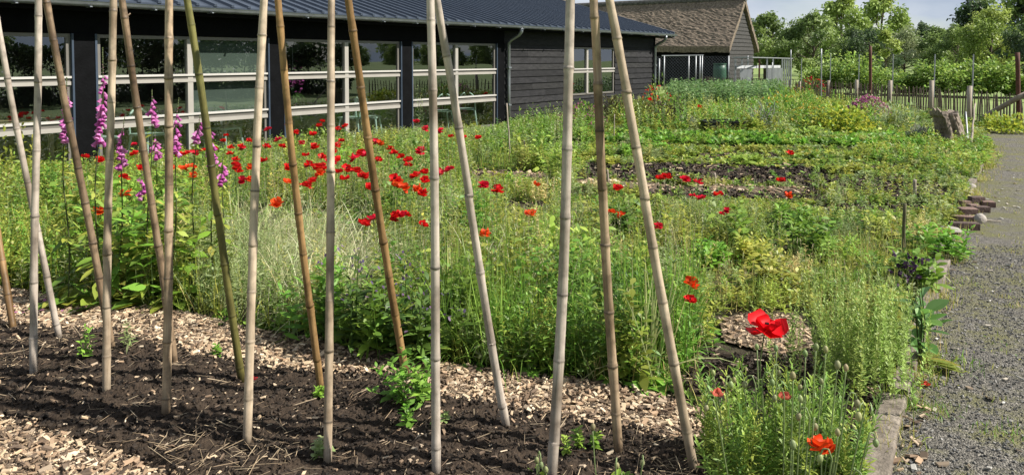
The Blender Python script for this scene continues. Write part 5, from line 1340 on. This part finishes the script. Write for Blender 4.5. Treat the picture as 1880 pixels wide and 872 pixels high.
for k_ in PR:
    for pr in PR[k_]:
        if pr.name not in used:
            for c in list(pr.children): bpy.data.objects.remove(c)
            bpy.data.objects.remove(pr)
# the big scarlet poppy near the chips
p = D(1408,600,3.62); t = thing('large_poppy','large scarlet poppy over the patch of wood chips on the right','poppy',(p[0]-.02,p[1]+.03,0))
g = Geo(); g.tube([(0,0,0),(.0,0,.2),(.015,-.02,.36),(.02,-.03,p[2])], (.004,.0035,.003,.003), 7, (.13,.19,.07)); g.build('stem', M['leaf'], t, smooth=True)
g = Geo(); c = np.array([.02,-.03,p[2]]); petals(g, c, .066, [(.66,.008,.014)], .35, 5, (.15,0)); petals(g, c, .058, [(.60,.006,.012)], .75, 4, (.15,0)); g.build('petals', M['petal'], t, smooth=True)
g = Geo(); g.tube([c, c+[0,0,.02]], (.009,.011), 8, (.012,.012,.012)); g.build('seed_head', M['leaf'], t)
# front poppy clump with nodding buds
b = G(1440,880); t = thing('poppy_plant','bushy poppy plant with hairy nodding buds at the front right','poppy plant',b)
g = Geo(); n = 140; p = np.column_stack([rng.uniform(-.30,.30,n), rng.uniform(-.16,.24,n)]); herbs(g, p, .34, 46, .055, .0095, jit([(.19,.32,.055),(.25,.37,.07),(.33,.41,.075),(.18,.29,.075)],n), .28, .75, taper=.3, prof=(.3,1,.6,.9,.05))
p = np.column_stack([rng.uniform(-.28,.30,60), rng.uniform(-.12,.22,60)]); rosettes(g, p, 8, .13, .02, jit([(.21,.32,.055),(.32,.37,.08)],60), .9, .5)
g.build('foliage', M['leaf'], t)
def bud(root, x, y, h, nod, s=1.0, a=None, label=None):
    a = rng.uniform(0,6.28) if a is None else a; ca, sa = math.cos(a), math.sin(a); g = Geo()
    if nod:
        pts = [(x*.75,y*.75,0),(x*.9,y*.9,h*.55),(x,y,h*.93),(x+.012*ca,y+.012*sa,h),(x+.028*ca,y+.028*sa,h-.004),(x+.036*ca,y+.036*sa,h-.025)]; ax = np.array([.12*ca,.12*sa,-1.])
    else: pts = [(x*.75,y*.75,0),(x*.9,y*.9,h*.5),(x,y,h)]; ax = np.array([.1*ca,.1*sa,1.])
    k = np.array(pts, float); tt = np.linspace(0,len(k)-1,16); P = np.stack([np.interp(tt,np.arange(len(k)),k[:,i]) for i in range(3)],1)
    g.tube(P, .0025, 6, (.27,.34,.15)); st = g.build('stem', M['leaf'], root, smooth=True)
    g = Geo(); e = P[-1]; L_ = .026*s; u = np.linspace(0,1,7); rr = .0088*s*np.sin(np.pi*np.clip(u*.93+.05,0,1))**.6
    g.tube([e+ax*L_*q for q in u], rr, 9, jit([(.27,.34,.14),(.33,.37,.17),(.34,.32,.17)],1)[0])
    hn = 26; d = rand_dirs(hn); q = rng.uniform(.1,.9,hn); g.ribbon(e+ax*L_*q[:,None]+d*.006*s, d, .007, .0006, 0, 0, (1,.3), (.4,.42,.3))
    g.build('bud', M['leaf'], st, smooth=True)
def local(px, py, d): q = D(px,py,d); return q[0]-b[0], q[1]-b[1], q[2]
for (px_,py_,d_,nd,s_) in ((1456,697,2.75,0,1.25),(1498,643,3.0,0,1.1),(1516,648,3.0,0,1.15),(1537,678,2.8,0,1.3),(1553,682,2.8,0,1.1),(1479,655,2.95,0,1.1),(1555,720,2.65,1,1.25),(1587,737,2.6,1,1.3),(1592,795,2.45,1,1.1),
    (1332,692,2.9,1,1.2),(1390,642,3.05,0,1.0),(1425,645,3.0,0,1.0),(1387,690,2.85,1,1.2),(1399,682,2.85,1,1.1),(1418,670,2.95,1,1.0),(1440,710,2.75,1,1.1),(1470,738,2.65,0,1.0),(1487,750,2.6,1,1.1),(1310,690,3.0,0,1.),(1365,680,3.0,1,.9),
    (1493,770,2.5,1,1.1),(1528,826,2.4,1,1.2),(1565,858,2.35,1,1.),(1456,825,2.4,0,1.2),(1538,800,2.45,0,1.),(1315,735,2.7,1,1.),(1480,700,2.8,1,1.),(1508,705,2.8,0,.9)):
    x, y, h = local(px_, py_, d_); bud(t, x, y, h, nd, s_)
x, y, h = local(1508,812,2.5)
g = Geo(); g.tube([(x*.8,y*.8,0),(x*.95,y,h*.6),(x,y,h)], .0025, 6, (.14,.19,.08)); fs = g.build('stem', M['leaf'], t)
g = Geo(); petals(g, np.array([x,y,h-.01]), .038, [(.70,.075,.012)], .55, 5, (.25,.1)); petals(g, np.array([x,y,h-.01]), .034, [(.66,.06,.01)], 1.0, 4, (.25,.1)); o = g.build('petals', M['petal'], fs, smooth=True); o['label'] = 'open orange-red flower'
for (px_,py_,d_) in ((1318,720,2.8),(1441,727,2.85)):
    x, y, h = local(px_,py_,d_); g = Geo(); g.tube([(x*.8,y*.8,0),(x,y,h)], .002, 6, (.14,.19,.08)); fs = g.build('stem', M['leaf'], t); g = Geo(); petals(g, np.array([x,y,h-.012]), .024, [(.62,.16,.11)], 1.1, 4); o = g.build('petals', M['petal'], fs, smooth=True); o['label'] = 'faded salmon pink flower'
# a few buds in front of the tripod
b = G(1000,905); t = thing('young_poppy_plant','small poppy plant with green buds before the thick grey cane','poppy plant',b)
g = Geo(); p = rng.normal(0,.05,(9,2)); rosettes(g, p, 6, .09, .02, jit(PAL['g'],9), .8, .4); g.build('foliage', M['leaf'], t)
for (px_,py_,nd) in ((988,825,1),(1003,868,0),(985,850,0)): x,y,h = local(px_,py_,2.75); bud(t,x,y,h,nd,1.0)
b = G(1130,900); t = thing('young_poppy_plant','small poppy plant with hooked buds before the middle tripod leg','poppy plant',b)
g = Geo(); p = rng.normal(0,.06,(9,2)); rosettes(g, p, 6, .09, .02, jit(PAL['g'],9), .8, .4); g.build('foliage', M['leaf'], t)
for (px_,py_,nd) in ((1131,845,1),(1181,840,1),(1088,790,0)): x,y,h = local(px_,py_,2.8); bud(t,x,y,h,nd,1.1)
# fallen petals
for (px_,py_,cl,lb) in ((466,701,(.5,.02,.03),'fallen red petal lying on the dark bed'),(1699,707,(.55,.05,.02),'fallen orange-red petal on the gravel path')):
    w = G(px_,py_); g = Geo(); petals(g, np.array([0,0,.012]), .02, [cl], .1, 3); o = g.build('fallen_petal', M['petal']); o.location = (w[0],w[1],float(bz(w[0],w[1])) if px_ < 1000 else 0); tag(o, lb, 'petal')
g = Geo(); w = np.concatenate([scatter(Z([(0,585),(180,575),(330,590),(330,565),(0,540)]), 60)]); n = len(w)
g.ribbon(np.column_stack([w, rng.uniform(.02,.035,n)]), rand_dirs(n)*[1,1,.2], .03, .018, 0, 0, (.3,1,1,.5), jit([(.40,.10,.30),(.48,.16,.38)],n))
stuff(g.build('fallen_bells', M['petal']), 'fallen purple foxglove bells on the wood chips', 'petals')
